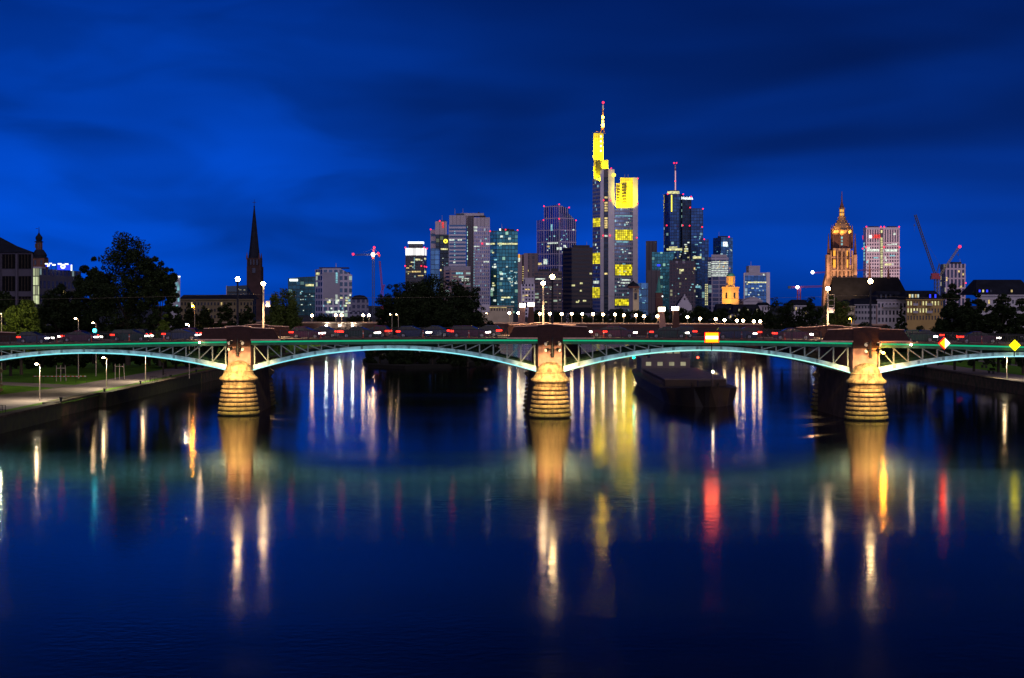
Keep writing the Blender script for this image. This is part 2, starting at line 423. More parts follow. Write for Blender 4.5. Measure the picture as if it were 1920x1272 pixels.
def quay(x, sgn, segs, label, stepmat):
    r = thing('quay_wall', label, 'quay wall', (x, segs[0][0], 0))
    for y0, y1, dx in segs:
        xx = x + sgn * dx
        MB().box(xx - sgn * 0.6, (y0 + y1) / 2, 0.6, 1.2, y1 - y0 - 0.01, 1.9).build('wall_section', M_['quaystone'], r)
        MB().box(xx - sgn * 0.55, (y0 + y1) / 2, 1.66, 1.25, y1 - y0 - 0.01, 0.22).build('coping', stepmat, r)
    return r
quay(LW, 1, [(60, 165.5, 0.0), (165.5, 184, -0.9), (184, 240, 0.0), (240, 330, 0.15), (330, 600, 0.0)], 'mossy stone quay wall along the left bank below the grass', M_['quay'])
quay(RW, -1, [(60, 190, 0.0), (190, 300, 0.1), (300, 600, 0.0)], 'dark stone quay wall along the right bank', M_['quay'])

# ------------------------------------------------------------------ the arch bridge
OX, OY = 4.3, 167.6
U = Vector((0.99504, -0.0995)); V = Vector((-0.038, 0.9993))
def P(u, v, z): return (OX + U.x * u + V.x * v, OY + U.y * u + V.y * v, z)
def camber(u): return -0.00022 * (u + 1) ** 2
class BB(MB):
    """mesh builder in bridge coordinates (u along, v across)"""
    def bbox(s, u0, u1, v0, v1, z0, z1, cam_=False, nseg=1):
        for i in range(nseg):
            a = u0 + (u1 - u0) * i / nseg; b = u0 + (u1 - u0) * (i + 1) / nseg
            ca, cb = (camber(a), camber(b)) if cam_ else (0, 0)
            vs = [P(a, v0, z0 + ca), P(b, v0, z0 + cb), P(b, v1, z0 + cb), P(a, v1, z0 + ca), P(a, v0, z1 + ca), P(b, v0, z1 + cb), P(b, v1, z1 + cb), P(a, v1, z1 + ca)]
            fs = [(3, 2, 1, 0), (4, 5, 6, 7), (0, 1, 5, 4), (2, 3, 7, 6)]
            if i == 0: fs.append((3, 0, 4, 7))
            if i == nseg - 1: fs.append((1, 2, 6, 5))
            s.add(vs, fs)
        return s
    def bar(s, u0, z0, u1, z1, v, w=0.12, d=0.12):
        du, dz = u1 - u0, z1 - z0; L = math.hypot(du, dz); nu, nz = -dz / L * w / 2, du / L * w / 2
        q = [(u0 + nu, z0 + nz), (u0 - nu, z0 - nz), (u1 - nu, z1 - nz), (u1 + nu, z1 + nz)]
        vs = [P(a, v - d / 2, b) for a, b in q] + [P(a, v + d / 2, b) for a, b in q]
        return s.add(vs, [(0, 1, 2, 3), (7, 6, 5, 4), (0, 4, 5, 1), (1, 5, 6, 2), (2, 6, 7, 3), (3, 7, 4, 0)])
    def outline(s, pts, v0, v1):
        n = len(pts)
        vs = [P(a, v0, b) for a, b in pts] + [P(a, v1, b) for a, b in pts]
        return s.add(vs, [tuple(range(n)), tuple(reversed(range(n, 2 * n)))] + [(i, n + i, n + (i + 1) % n, (i + 1) % n) for i in range(n)])
VB = 15.6            # back nose of the piers
PIERS = (-71.2, -35.8, 0.0, 34.8, 69.6)
bridge = thing('arch_bridge', 'steel arch road bridge on sandstone piers with green and pale blue light lines', 'bridge', P(0, 8, 0))
U0, U1 = -95.0, 84.0
BB().bbox(U0, U1, 3.2, 12.4, 8.35, 8.76, True, 40).build('roadway', M_['asphalt'], bridge)
BB().bbox(U0, U1, 0.3, 3.2, 8.73, 8.90, True, 40).build('footway', M_['paving'], bridge)
BB().bbox(U0, U1, 12.4, 15.4, 8.73, 8.90, True, 40).build('footway', M_['paving'], bridge)
for v0 in (0.20, 15.4): BB().bbox(U0, U1, v0, v0 + 0.10, 8.70, 8.93, True, 40).build('deck_edge', M_['fascia'], bridge)
BB().bbox(U0, U1, 3.35, 3.47, 8.764, 8.768, True, 40).build('lane_marking', M_['white_paint'], bridge)
for v0 in (0.85, 15.0): BB().bbox(U0, U1, v0, v0 + 0.22, 8.18, 8.72, True, 40).build('edge_girder', M_['girder'], bridge)
M_['led_green'] = em('green light line', (0.0, 0.60, 0.27), 0.72)
BB().bbox(U0, U1, 0.60, 0.72, 8.52, 8.68, True, 40).build('green_light_line', M_['led_green'], bridge)
def arch_z(c, a, du, base=5.08, apex=7.58):
    return base + (apex + camber(c) - base) * (1 - (du / a) ** 2)
LED = [(0.24, 0.84, 0.90), (0.26, 0.84, 0.92), (0.38, 0.96, 0.84), (0.40, 0.90, 0.98), (0.34, 0.86, 0.95)]
spans = []
edges = PIERS
for i in range(len(edges) - 1):
    c = (edges[i] + edges[i + 1]) / 2; a = (edges[i + 1] - edges[i]) / 2 - 1.55
    spans.append((c, a))
for si, (c, a) in enumerate(spans):
    N = 36
    us = [c - a + 2 * a * k / N for k in range(N + 1)]
    def rib(v0, v1, t0, t1, m, name):
        b = BB()
        lo = [(u, arch_z(c, a, u - c) + t0) for u in us]; hi = [(u, arch_z(c, a, u - c) + t1 - 0.12 * (1 - ((u - c) / a) ** 2)) for u in us]
        for k in range(N):
            b.outline([lo[k], lo[k + 1], hi[k + 1], hi[k]], v0, v1)
        return b.build(name, m, bridge)
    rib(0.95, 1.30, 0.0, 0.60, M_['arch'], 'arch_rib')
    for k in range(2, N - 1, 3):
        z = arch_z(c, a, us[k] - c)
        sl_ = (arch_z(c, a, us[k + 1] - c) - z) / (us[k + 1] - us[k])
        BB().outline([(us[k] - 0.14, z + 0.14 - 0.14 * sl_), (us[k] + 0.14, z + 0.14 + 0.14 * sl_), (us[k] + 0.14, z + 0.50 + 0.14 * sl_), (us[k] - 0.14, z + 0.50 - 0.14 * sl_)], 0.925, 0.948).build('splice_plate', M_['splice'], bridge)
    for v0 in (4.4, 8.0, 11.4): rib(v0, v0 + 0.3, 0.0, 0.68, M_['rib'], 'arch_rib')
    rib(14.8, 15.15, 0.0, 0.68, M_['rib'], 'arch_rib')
    ml = em('pale blue light line %d' % si, LED[si], 1.15)
    b = BB()
    for k in range(N):
        z0, z1 = arch_z(c, a, us[k] - c), arch_z(c, a, us[k + 1] - c)
        b.outline([(us[k], z0 - 0.03), (us[k + 1], z1 - 0.03), (us[k + 1], z1 + 0.10), (us[k], z0 + 0.10)], 0.60, 0.72)
    b.build('arch_light_line', ml, bridge)
    # cross bracing between the ribs (dark, inside)
    b = BB()
    for k in range(3, N - 2, 5):
        z = arch_z(c, a, us[k] - c) + 0.3
        b.bbox(us[k] - 0.08, us[k] + 0.08, 1.35, 14.75, z - 0.1, z + 0.1)
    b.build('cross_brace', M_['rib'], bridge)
    # spandrel posts and diagonals on both halves, front rib
    for s in (-1, 1):
        pts = []
        for k in range(9):
            du = a + 0.1 - 1.57 * k - 0.25
            u = c + s * du; zb = arch_z(c, a, du) + 0.54; zt = 8.2 + camber(u)
            if zt - zb < 0.28: break
            pts.append((u, zb, zt))
            BB().bbox(u - 0.07, u + 0.07, 1.05, 1.2, zb - 0.1, zt).build('spandrel_post', M_['spandrel'], bridge)
        for k in range(len(pts) - 1):
            BB().bar(pts[k + 1][0], pts[k + 1][1], pts[k][0], pts[k][2] - 0.05, 1.13, 0.11, 0.10).build('spandrel_brace', M_['spandrel'], bridge)

def pier_mat(joints=True):
    m, t, b = newmat('pier sandstone'); L = t.links.new
    tcx = t.nodes.new('ShaderNodeTexCoord'); s = t.nodes.new('ShaderNodeSeparateXYZ'); L(tcx.outputs['Object'], s.inputs[0])
    n = t.nodes.new('ShaderNodeTexNoise'); n.inputs['Scale'].default_value = 1.3; n.inputs['Detail'].default_value = 7; L(tcx.outputs['Object'], n.inputs['Vector'])
    mp = t.nodes.new('ShaderNodeMapping'); mp.inputs['Scale'].default_value = (1.0, 1.0, 0.25); L(tcx.outputs['Object'], mp.inputs[0])
    n2 = t.nodes.new('ShaderNodeTexNoise'); n2.inputs['Scale'].default_value = 3.0; n2.inputs['Detail'].default_value = 4; L(mp.outputs[0], n2.inputs['Vector'])
    r = t.nodes.new('ShaderNodeValToRGB'); L(n.outputs['Fac'], r.inputs[0])
    e = r.color_ramp.elements; e[0].position = 0.3; e[0].color = (0.20, 0.13, 0.065, 1); e[1].position = 0.72; e[1].color = (0.48, 0.37, 0.18, 1)
    # moss near the water line
    mr = t.nodes.new('ShaderNodeMapRange'); L(s.outputs[2], mr.inputs[0]); mr.inputs[1].default_value = 0.2; mr.inputs[2].default_value = 2.0; mr.inputs[3].default_value = 0.9; mr.inputs[4].default_value = 0.0
    mu = t.nodes.new('ShaderNodeMath'); mu.operation = 'MULTIPLY'; L(mr.outputs[0], mu.inputs[0]); L(n2.outputs['Fac'], mu.inputs[1])
    mu2 = t.nodes.new('ShaderNodeMath'); mu2.operation = 'MULTIPLY'; mu2.use_clamp = True; L(mu.outputs[0], mu2.inputs[0]); mu2.inputs[1].default_value = 1.7
    mx = t.nodes.new('ShaderNodeMix'); mx.data_type = 'RGBA'; L(mu2.outputs[0], mx.inputs['Factor']); L(r.outputs[0], mx.inputs['A']); mx.inputs['B'].default_value = (0.13, 0.14, 0.025, 1)
    st = t.nodes.new('ShaderNodeMapRange'); L(n2.outputs['Fac'], st.inputs[0]); st.inputs[1].default_value = 0.34; st.inputs[2].default_value = 0.54; st.inputs[3].default_value = 0.45; st.inputs[4].default_value = 1.0
    v = t.nodes.new('ShaderNodeVectorMath'); v.operation = 'SCALE'; L(mx.outputs['Result'], v.inputs[0]); L(st.outputs[0], v.inputs['Scale'])
    uv = t.nodes.new('ShaderNodeUVMap'); uv.uv_map = 'UVMap'
    mp2 = t.nodes.new('ShaderNodeMapping'); mp2.inputs['Location'].default_value = (0.0, -0.02, 0); L(uv.outputs[0], mp2.inputs[0])
    br = t.nodes.new('ShaderNodeTexBrick'); L(mp2.outputs[0], br.inputs['Vector'])
    br.inputs['Scale'].default_value = 1.0; br.inputs['Brick Width'].default_value = 1.25; br.inputs['Row Height'].default_value = 0.495; br.inputs['Mortar Size'].default_value = 0.022
    br.inputs['Color1'].default_value = (1.1, 1.05, 1.0, 1); br.inputs['Color2'].default_value = (0.72, 0.70, 0.70, 1); br.inputs['Mortar'].default_value = (0.30, 0.28, 0.26, 1)
    mj = t.nodes.new('ShaderNodeVectorMath'); mj.operation = 'MULTIPLY'; L(v.outputs[0], mj.inputs[0]); L(br.outputs['Color'], mj.inputs[1])
    L((mj if joints else v).outputs[0], b.inputs['Base Color']); b.inputs['Roughness'].default_value = 0.88
    bp = t.nodes.new('ShaderNodeBump'); bp.inputs['Strength'].default_value = 0.6; bp.inputs['Distance'].default_value = 0.08
    L(n.outputs['Fac'], bp.inputs['Height']); L(bp.outputs[0], b.inputs['Normal'])
    return m
M_['pier'] = pier_mat(); M_['pier_cap'] = pier_mat(False)
M_['pier_dark'] = mat('shaded pier flank', (0.060, 0.036, 0.026), 0.9, 0, 0.45, 0.8, 0.5)  # stone darkened to paint the unlit flank behind the lit nose
M_['coping'] = mat('lamplit coping stone', (0.62, 0.40, 0.30), 0.8, 0, 0.2, 2.0)  # raised colour paints the lamplit line along copings and ledges
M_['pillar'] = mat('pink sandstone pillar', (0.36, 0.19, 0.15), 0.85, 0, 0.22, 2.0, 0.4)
def stadium(u0, r, n=14):
    out = []
    for k in range(n + 1):
        t = math.pi + math.pi * k / n
        out.append((u0 + r * math.cos(t), r * math.sin(t)))
    for k in range(n + 1):
        t = math.pi * k / n
        out.append((u0 + r * math.cos(t), VB + r * math.sin(t)))
    return out
def loft(u0, prof, n=14, jit=0.0):
    b = MB(); rings = []
    for r, z in prof:
        ring = stadium(u0, r, n); rings.append(len(b.v))
        b.v += [P(u, v, z) for u, v in ring]
    m = 2 * (n + 1)
    for i in range(len(prof) - 1):
        for k in range(m):
            b.f.append([rings[i] + k, rings[i] + (k + 1) % m, rings[i + 1] + (k + 1) % m, rings[i + 1] + k]); b.uv.append(None)
    b.f.append([rings[-1] + k for k in range(m)]); b.uv.append(None)
    return b
POST_U = []
for pi_, u0 in enumerate(PIERS):
    prof = [(2.5, -0.6)]
    for k in range(7):
        z0 = 0.02 + 0.495 * k; z1 = z0 + 0.495
        ra, rb = 2.40 - 0.072 * k, 2.40 - 0.072 * (k + 1) + 0.02
        prof += [(ra - 0.27, z0), (ra - 0.26, z0 + 0.11), (ra - 0.02, z0 + 0.15), (ra + 0.015, z0 + 0.25), (rb, z1 - 0.05), (rb - 0.24, z1)]
    prof += [(1.80, 3.52), (1.83, 3.75), (1.95, 3.95)]
    prof2 = [(1.95, 3.95), (2.06, 3.97), (2.16, 4.06), (2.19, 4.18), (2.14, 4.32), (2.02, 4.42), (1.90, 4.50), (1.76, 4.68), (1.68, 4.88), (1.66, 4.95), (1.70, 5.0), (1.68, 5.08), (1.58, 5.12)]
    for vc in (0, VB):
        c3 = P(u0, vc, 0)
        MB().lathe(prof, c3[0], c3[1], 0, 40).build('pier_nose', M_['pier'], bridge, True)
        MB().lathe(prof2, c3[0], c3[1], 0, 40).build('pier_moulding', M_['pier_cap'], bridge, True)
    bo = BB()
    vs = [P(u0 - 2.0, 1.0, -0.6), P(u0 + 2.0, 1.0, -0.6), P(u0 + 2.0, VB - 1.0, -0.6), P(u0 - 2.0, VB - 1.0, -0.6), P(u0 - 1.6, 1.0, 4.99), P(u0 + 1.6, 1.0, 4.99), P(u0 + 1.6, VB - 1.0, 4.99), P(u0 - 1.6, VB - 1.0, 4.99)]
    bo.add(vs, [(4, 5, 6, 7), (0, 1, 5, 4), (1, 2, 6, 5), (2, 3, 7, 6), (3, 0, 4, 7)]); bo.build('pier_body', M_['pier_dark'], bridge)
    dm = [(1.50 * math.cos(t), 1.15 * math.sin(t)) for t in [i * math.pi / 18 for i in range(10)]]
    dm[-1] = (0.02, 1.15)
    for vc, nm in ((0, 'dome_cap'), (VB, 'dome_cap')):
        c3 = P(u0, vc, 5.08)
        MB().lathe(dm, c3[0], c3[1], c3[2], 28).build(nm, M_['pier_cap'], bridge, True)
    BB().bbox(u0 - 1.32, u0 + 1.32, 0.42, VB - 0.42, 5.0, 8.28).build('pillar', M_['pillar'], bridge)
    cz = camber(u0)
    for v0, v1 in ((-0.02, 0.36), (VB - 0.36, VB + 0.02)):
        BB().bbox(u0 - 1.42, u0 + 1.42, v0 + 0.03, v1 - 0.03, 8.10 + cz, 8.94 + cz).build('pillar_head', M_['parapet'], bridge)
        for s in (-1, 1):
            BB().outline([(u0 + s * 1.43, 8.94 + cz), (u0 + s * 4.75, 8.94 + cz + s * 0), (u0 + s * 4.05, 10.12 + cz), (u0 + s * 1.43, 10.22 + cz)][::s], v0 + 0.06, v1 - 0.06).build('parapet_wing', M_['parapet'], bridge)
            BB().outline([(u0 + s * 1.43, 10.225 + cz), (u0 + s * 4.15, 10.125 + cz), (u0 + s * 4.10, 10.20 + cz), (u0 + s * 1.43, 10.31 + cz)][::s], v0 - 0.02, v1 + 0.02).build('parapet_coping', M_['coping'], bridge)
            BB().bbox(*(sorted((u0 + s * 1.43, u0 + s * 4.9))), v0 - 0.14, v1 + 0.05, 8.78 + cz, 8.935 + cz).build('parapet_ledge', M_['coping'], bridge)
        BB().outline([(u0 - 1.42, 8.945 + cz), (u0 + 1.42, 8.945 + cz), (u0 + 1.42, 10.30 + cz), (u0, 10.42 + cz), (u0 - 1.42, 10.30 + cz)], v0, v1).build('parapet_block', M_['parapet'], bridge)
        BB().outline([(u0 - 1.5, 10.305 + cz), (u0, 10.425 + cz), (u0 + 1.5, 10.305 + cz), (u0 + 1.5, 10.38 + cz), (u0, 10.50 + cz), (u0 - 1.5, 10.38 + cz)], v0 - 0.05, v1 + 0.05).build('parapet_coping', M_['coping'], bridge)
# railings between the parapets
def railing(v):
    for i in range(len(PIERS) - 1):
        a, b = PIERS[i] + 4.8, PIERS[i + 1] - 4.8
        n = 8; w = (b - a) / n
        for k in range(n + 1):
            u = a + k * w; c = camber(u)
            BB().bbox(u - 0.065, u + 0.065, v - 0.06, v + 0.06, 8.90 + c, 9.92 + c).build('railing_post', M_['rail'], bridge)
        for k in range(n):
            ua, ub = a + k * w + 0.07, a + (k + 1) * w - 0.07
            q = BB().bbox(ua, ub, v - 0.04, v + 0.04, 9.80, 9.87, True)
            q.bbox(ua, ub, v - 0.03, v + 0.03, 9.00, 9.05, True)
            nb = 17
            for j in range(1, nb):
                uu = ua + (ub - ua) * j / nb
                q.bbox(uu - 0.022, uu + 0.022, v - 0.02, v + 0.02, 9.05, 9.80, True)
            q.build('railing_panel', M_['rail'], bridge)
railing(0.42)
railing(15.25)

# ---------- masts and flood lights
BACK = (-35.8, 0.0, 34.8)
def spot(loc, target, power, col, size=150, blend=0.6, radius=0.15, parent=None):
    l = bpy.data.lights.new('flood_light', 'SPOT'); l.energy = power; l.color = col; l.spot_size = R(size); l.spot_blend = blend; l.shadow_soft_size = radius
    o = bpy.data.objects.new('flood_light', l); o.location = loc
    d = Vector(target) - Vector(loc); o.rotation_euler = d.to_track_quat('-Z', 'Y').to_euler(); COL.objects.link(o)
    return o
def lamp_mast(u, zt, label):
    loc = P(u, 0.12, 6.7)
    r = thing('lamp_mast', label, 'lamp post', loc, 'dark masts on the bridge piers')
    x, y, _ = loc
    MB().tube((x, y, 6.7), (x, y, zt - 0.4), 0.16, 0.10, 10).build('pole', M_['dark_metal'], r, True)
    MB().lathe([(0.1, 0), (0.24, 0.05), (0.24, 0.12), (0.12, 0.2)], x, y, 6.9, 10).build('collar', M_['dark_metal'], r)
    MB().tube((x, y, zt - 0.4), (x, y, zt - 0.25), 0.2, 0.24, 10).build('lamp_base', M_['dark_metal'], r)
    MB().ball((x, y, zt), 0.25, 12, 1.1).build('lamp_globe', M_['lamp_mast'], r, True)
    MB().tube((x, y, zt + 0.27), (x, y, zt + 0.4), 0.2, 0.05, 10).build('lamp_hood', M_['dark_metal'], r)
    for z in (7.55, 8.25):
        MB().box(x, y, z, 1.0, 0.1, 0.1).build('bracket', M_['dark_metal'], r)
        for s in (-1, 1):
            b = MB().tube((x + s * 0.5, y, z), (x + s * 0.5, y - 1.0, z + 0.05), 0.05, 0.05)
            b.tube((x + s * 0.5, y - 0.9, z + 0.10), (x + s * 0.78, y - 1.25, z - 0.02), 0.19, 0.24, 12)
            f = b.build('flood_lamp', M_['dark_metal'], r)
            MB().tube((x + s * 0.782, y - 1.252, z - 0.021), (x + s * 0.80, y - 1.27, z - 0.03), 0.20, 0.20, 12).build('flood_glass', M_['white_paint'], f)
    return r
MAST = [(-35.95, 15.55, 'dark mast with a bright lamp on the left river pier'),
        (0.25, 15.75, 'dark mast with a bright lamp on the middle river pier'),
        (35.3, 15.2, 'dark mast with a bright lamp on the right river pier')]
for u, zt, lb in MAST:
    lamp_mast(u, zt, lb)
    spot(P(u, 1.6, zt - 0.5), P(u, 2.2, 8.9), 8000, (1.0, 0.62, 0.32), 122, 0.5, 0.2)
    for s in (-1, 1):
        a = P(u + s * 2.2, -8.5, 8.6)
        spot(a, P(u, 0.3, 2.9), 9800, (1.0, 0.64, 0.25), 66, 0.8, 0.12)  # added unseen spots standing off the pier, clear of the mast flood lamps
for u in BACK: spot(P(u, VB + 8.5, 8.6), P(u, VB, 3.4), 6500, (1.0, 0.60, 0.26), 62, 0.8, 0.12)
def far_post(px, ytop, label, sign=0):
    D = 182.0
    x = X(px, D); z0 = 8.9 - 0.3; zt = Z(ytop, D)
    r = thing('lamp_post', label, 'lamp post', (x, D, z0), 'pale lamp posts on the far footway')
    MB().tube((x, D, z0), (x, D, zt - 0.15), 0.15, 0.10, 10).build('pole', M_['pale_metal'], r, True)
    MB().lathe([(0.3, 0), (0.3, 0.3), (0.22, 0.4)], x, D, z0, 10).build('base', M_['pale_metal'], r)
    MB().ball((x, D - 0.1, zt), 0.27, 12, 0.8).build('lamp_globe', M_['lamp_warm'], r, True)
    MB().tube((x, D, zt + 0.12), (x, D, zt + 0.28), 0.3, 0.1, 10).build('lamp_hood', M_['dark_metal'], r)
    spot((x, D - 2.6, zt - 0.35), (x, D - 3.2, 8.9), 8000, (1.0, 0.62, 0.32), 122, 0.5, 0.2)
    if sign == 1:
        MB().box(x + 0.55, D - 0.02, Z(570, D), 0.5, 0.06, 0.75).build('notice_board', M_['white_paint'], r)
    if sign == 2:
        for y0 in (553, 563, 573, 587):
            MB().box(x + 0.45, D, Z(y0, D), 0.7, 0.06, 0.06).build('bracket', M_['pale_metal'], r)
        MB().box(x + 0.80, D, Z(570, D), 0.05, 0.05, 2.3).build('side_rail', M_['pale_metal'], r)
        MB().box(x + 0.42, D + 0.05, Z(582, D), 0.62, 0.05, 0.7).build('notice_board', M_['grey_plaster'], r)
    return r
far_post(494, 532, 'pale lit lamp post with a small notice board behind the left river pier', 1)
far_post(1018.5, 531, 'pale lit lamp post behind the middle river pier', 0)
far_post(1552, 541, 'pale lit lamp post with a ladder frame behind the right river pier', 2)
# overhead wire
w = MB()
for pa, pb in (((-100, 13.6), (-36, 13.9)), ((-36, 13.9), (0.25, 14.0)), ((0.25, 14.0), (35.3, 13.7)), ((35.3, 13.7), (90, 13.3))):
    for k in range(8):
        t0, t1 = k / 8, (k + 1) / 8
        f = lambda t: P(pa[0] + (pb[0] - pa[0]) * t, 6.5, pa[1] + (pb[1] - pa[1]) * t - 0.5 * 4 * t * (1 - t))
        w.tube(f(t0), f(t1), 0.012, 0.012, 5)
tag(w.build('overhead_wire', mat('weathered wire', (0.16, 0.13, 0.10), 0.6)), 'thin overhead wire strung along the arch bridge above the road', 'wire')
# sodium lamp beside the right pier
c3 = P(36.55, -0.35, 7.35)
r = thing('wall_lamp', 'orange sodium lamp on a bracket beside the right river pier', 'lamp', c3)
MB().tube((c3[0], c3[1], c3[2]), (c3[0] - 0.6, c3[1] + 0.9, c3[2] - 0.1), 0.04).build('bracket', M_['dark_metal'], r)
MB().ball(c3, 0.15, 10, 0.7).build('lamp_globe', M_['lamp_orange'], r, True)
# signal lamp on the left railing
c3 = P(-52.9, 0.1, 9.62)
r = thing('signal_lamp', 'bright cyan signal lamp fixed on the bridge railing at far left', 'lamp', c3)
MB().ball(c3, 0.22, 12).build('lamp_lens', M_['lamp_cyan'], r, True)
MB().box(c3[0], c3[1] + 0.28, c3[2] - 0.1, 0.5, 0.14, 0.6).build('housing', M_['dark_metal'], r)
# small warm lamps under the ledges
for u, lb in ((-40.4, 'small warm lamp under the left parapet ledge of the left river pier'), (39.6, 'small warm lamp under the right parapet ledge of the right river pier')):
    c3 = P(u, -0.08, 8.60 + camber(u))
    tag(MB().ball(c3, 0.10, 8).build('ledge_lamp', M_['lamp_warm']), lb, 'lamp')

# ---------- navigation signs
M_['nav_red'] = em('red lit board', (1.0, 0.055, 0.0), 16.0)
M_['nav_rim'] = em('red lit rim', (1.0, 0.0, 0.01), 1.1)
M_['nav_white'] = em('white lit board', (1.0, 0.95, 0.75), 1.8)
M_['nav_yellow'] = em('yellow lit board', (1.0, 0.86, 0.0), 4.0)
c3 = P(17.95, -0.25, 8.98)
r = thing('navigation_sign', 'lit red and white banded rectangular sign over the arch right of the middle pier', 'sign', c3)
MB().box(c3[0], c3[1] + 0.16, c3[2], 1.62, 0.1, 1.16).build('frame', M_['nav_rim'], r)
for dz, mm in ((0.36, 'nav_red'), (0.0, 'nav_white'), (-0.36, 'nav_red')):
    MB().box(c3[0], c3[1] + 0.08, c3[2] + dz, 1.42, 0.06, 0.355).build('band', M_[mm], r)
MB().box(c3[0], c3[1] + 0.30, c3[2] - 0.3, 0.1, 0.1, 2.3).build('stem', M_['dark_metal'], r)
MB().box(c3[0], c3[1] + 0.3, c3[2] + 0.62, 2.1, 0.12, 0.28).build('lamp_housing', M_['dark_metal'], r)
def diamond(px, py, D, hw, left, right, label, rim):
    x, z = X(px, D), Z(py, D)
    r = thing('navigation_sign', label, 'sign', (x, D, z))
    MB().slab([(x - hw, z), (x, z + hw), (x, z - hw)][::-1], D, D + 0.07).build('left_half', M_[left], r)
    MB().slab([(x + hw, z), (x, z - hw), (x, z + hw)][::-1], D, D + 0.07).build('right_half', M_[right], r)
    if rim: MB().slab([(x - hw - .17, z), (x - 0.03, z + hw + .14), (x - .03, z - hw - .14)][::-1], D + 0.09, D + 0.14).build('rim', M_['nav_rim'], r)
    MB().box(x, D + 0.22, z - 0.2, 0.09, 0.1, 2.0).build('stem', M_['dark_metal'], r)
diamond(1772, 644, P(43, -0.35, 0)[1], 0.58, 'nav_red', 'nav_white', 'diamond sign lit half red and half white right of the right river pier', True)
diamond(1903, 648, P(50.5, -0.35, 0)[1], 0.60, 'nav_yellow', 'nav_yellow', 'plain yellow lit diamond sign at the right end of the bridge', False)

# ------------------------------------------------------------------ cars on the bridge
M_['tyre'] = mat('tyre rubber', (0.015, 0.015, 0.015), 0.9)
M_['rim'] = mat('wheel rim', (0.35, 0.35, 0.37), 0.35, 0.8)
M_['car_glass'] = mat('car glass', (0.015, 0.018, 0.022), 0.08, 0.2, 0.1)
M_['head'] = em('headlamp', (1.0, 0.93, 0.80), 12)
M_['tail'] = em('tail lamp', (1.0, 0.02, 0.01), 7)
PAINTS = {'dark blue': (0.01, 0.02, 0.06), 'black': (0.008, 0.008, 0.009), 'dark red': (0.10, 0.008, 0.01), 'dark grey': (0.04, 0.04, 0.045), 'bottle green': (0.008, 0.03, 0.02), 'plum': (0.05, 0.012, 0.03)}
CARP = {k: mat(k + ' car paint', c, 0.25, 0.3, 0.05, 2.0, 0, 0.5) for k, c in PAINTS.items()}
def car_master(kind, paint):
    r = thing('car', '', 'car', (0, 0, 0), 'cars in the evening traffic on the bridge')
    H = {'hatchback': 1.40, 'estate car': 1.42, 'van': 1.95, 'saloon': 1.36}[kind]
    L = {'hatchback': 3.9, 'estate car': 4.6, 'van': 4.8, 'saloon': 4.5}[kind]
    h = L / 2
    # side outline (front at +x)
    prof = [(-h, 0.35), (-h + 0.03, 0.62), (-h + 0.06, 0.90), (h - 1.05, 0.95), (h - 0.30, 0.78), (h - 0.05, 0.62), (h, 0.35), (h - 0.1, 0.22), (-h + 0.1, 0.22)]
    if kind == 'van': prof[2] = (-h + 0.04, 1.0)
    def shell(prof, w0, b):
        n = len(prof)
        for i in range(n):
            pass
        vs = []
        zs = [p[1] for p in prof]; lo, hi = min(zs), max(zs)
        for s in (-1, 1):
            for x, z in prof: vs.append((x, s * w0 * (1 - b * (z - lo) / (hi - lo)), z))
        fs = [tuple(range(n)), tuple(reversed(range(n, 2 * n)))] + [(i, n + i, n + (i + 1) % n, (i + 1) % n) for i in range(n)]
        return vs, fs
    vs, fs = shell(prof[::-1], 0.88, 0.05); body = MB().add(vs, fs).build('body', CARP[paint], r)
    rear = {'hatchback': (-h + 0.08, -h + 0.45), 'estate car': (-h + 0.08, -h + 0.35), 'van': (-h + 0.05, -h + 0.15), 'saloon': (-h + 0.75, -h + 1.5)}[kind]
    cab = [(rear[0], 0.93), (rear[1], H - 0.05), (h - 2.1, H - 0.02), (h - 1.05, 0.955)]
    if kind == 'van': cab = [(rear[0], 1.0), (rear[1], H - 0.05), (h - 1.6, H - 0.02), (h - 0.85, 0.955)]
    vs, fs = shell(cab[::-1], 0.83, 0.22); MB().add(vs, fs).build('window_band', M_['car_glass'], r)
    top = [(cab[1][0] - 0.02, H - 0.05), (cab[1][0] + 0.06, H), (cab[2][0], H + 0.03), (cab[2][0] + 0.1, H - 0.04)]
    vs, fs = shell(top[::-1], 0.69, 0.05); MB().add(vs, fs).build('roof', CARP[paint], r)
    for x in (cab[1][0] + 0.1, (cab[1][0] + cab[2][0]) / 2, cab[2][0]):
        for s in (-1, 1): MB().tube((x, s * 0.835, 0.94), (x, s * 0.665, H - 0.03), 0.04, 0.04, 5).build('door_pillar', CARP[paint], r)
    for x in (-h + 0.8, h - 0.85):
        for s in (-1, 1):
            wv = MB().tube((x, s * 0.70, 0.31), (x, s * 0.90, 0.31), 0.31, 0.31, 16).build('wheel', M_['tyre'], r)
            MB().tube((x, s * 0.895, 0.31), (x, s * 0.915, 0.31), 0.19, 0.19, 12).build('rim', M_['rim'], wv)
    for s in (-1, 1):
        MB().box(h - 0.20, s * 0.70, 0.68, 0.44, 0.36, 0.15).build('headlight', M_['head'], r)
        MB().box(-h + 0.22, s * 0.73, 0.80, 0.50, 0.32, 0.16).build('taillight', M_['tail'], r)
    return r
CARS = {}
def car(kind, paint, u, v, dirn, label):
    ang = math.atan2(U.y, U.x) + (0 if dirn > 0 else math.pi)
    loc = P(u, v, 8.765 + camber(u))
    if (kind, paint) not in CARS:
        r = car_master(kind, paint); r.location = loc; r.rotation_euler = (0, 0, ang); r['label'] = label
        CARS[(kind, paint)] = r; index_kids(r)
    else:
        dup(CARS[(kind, paint)], loc, label, ang)
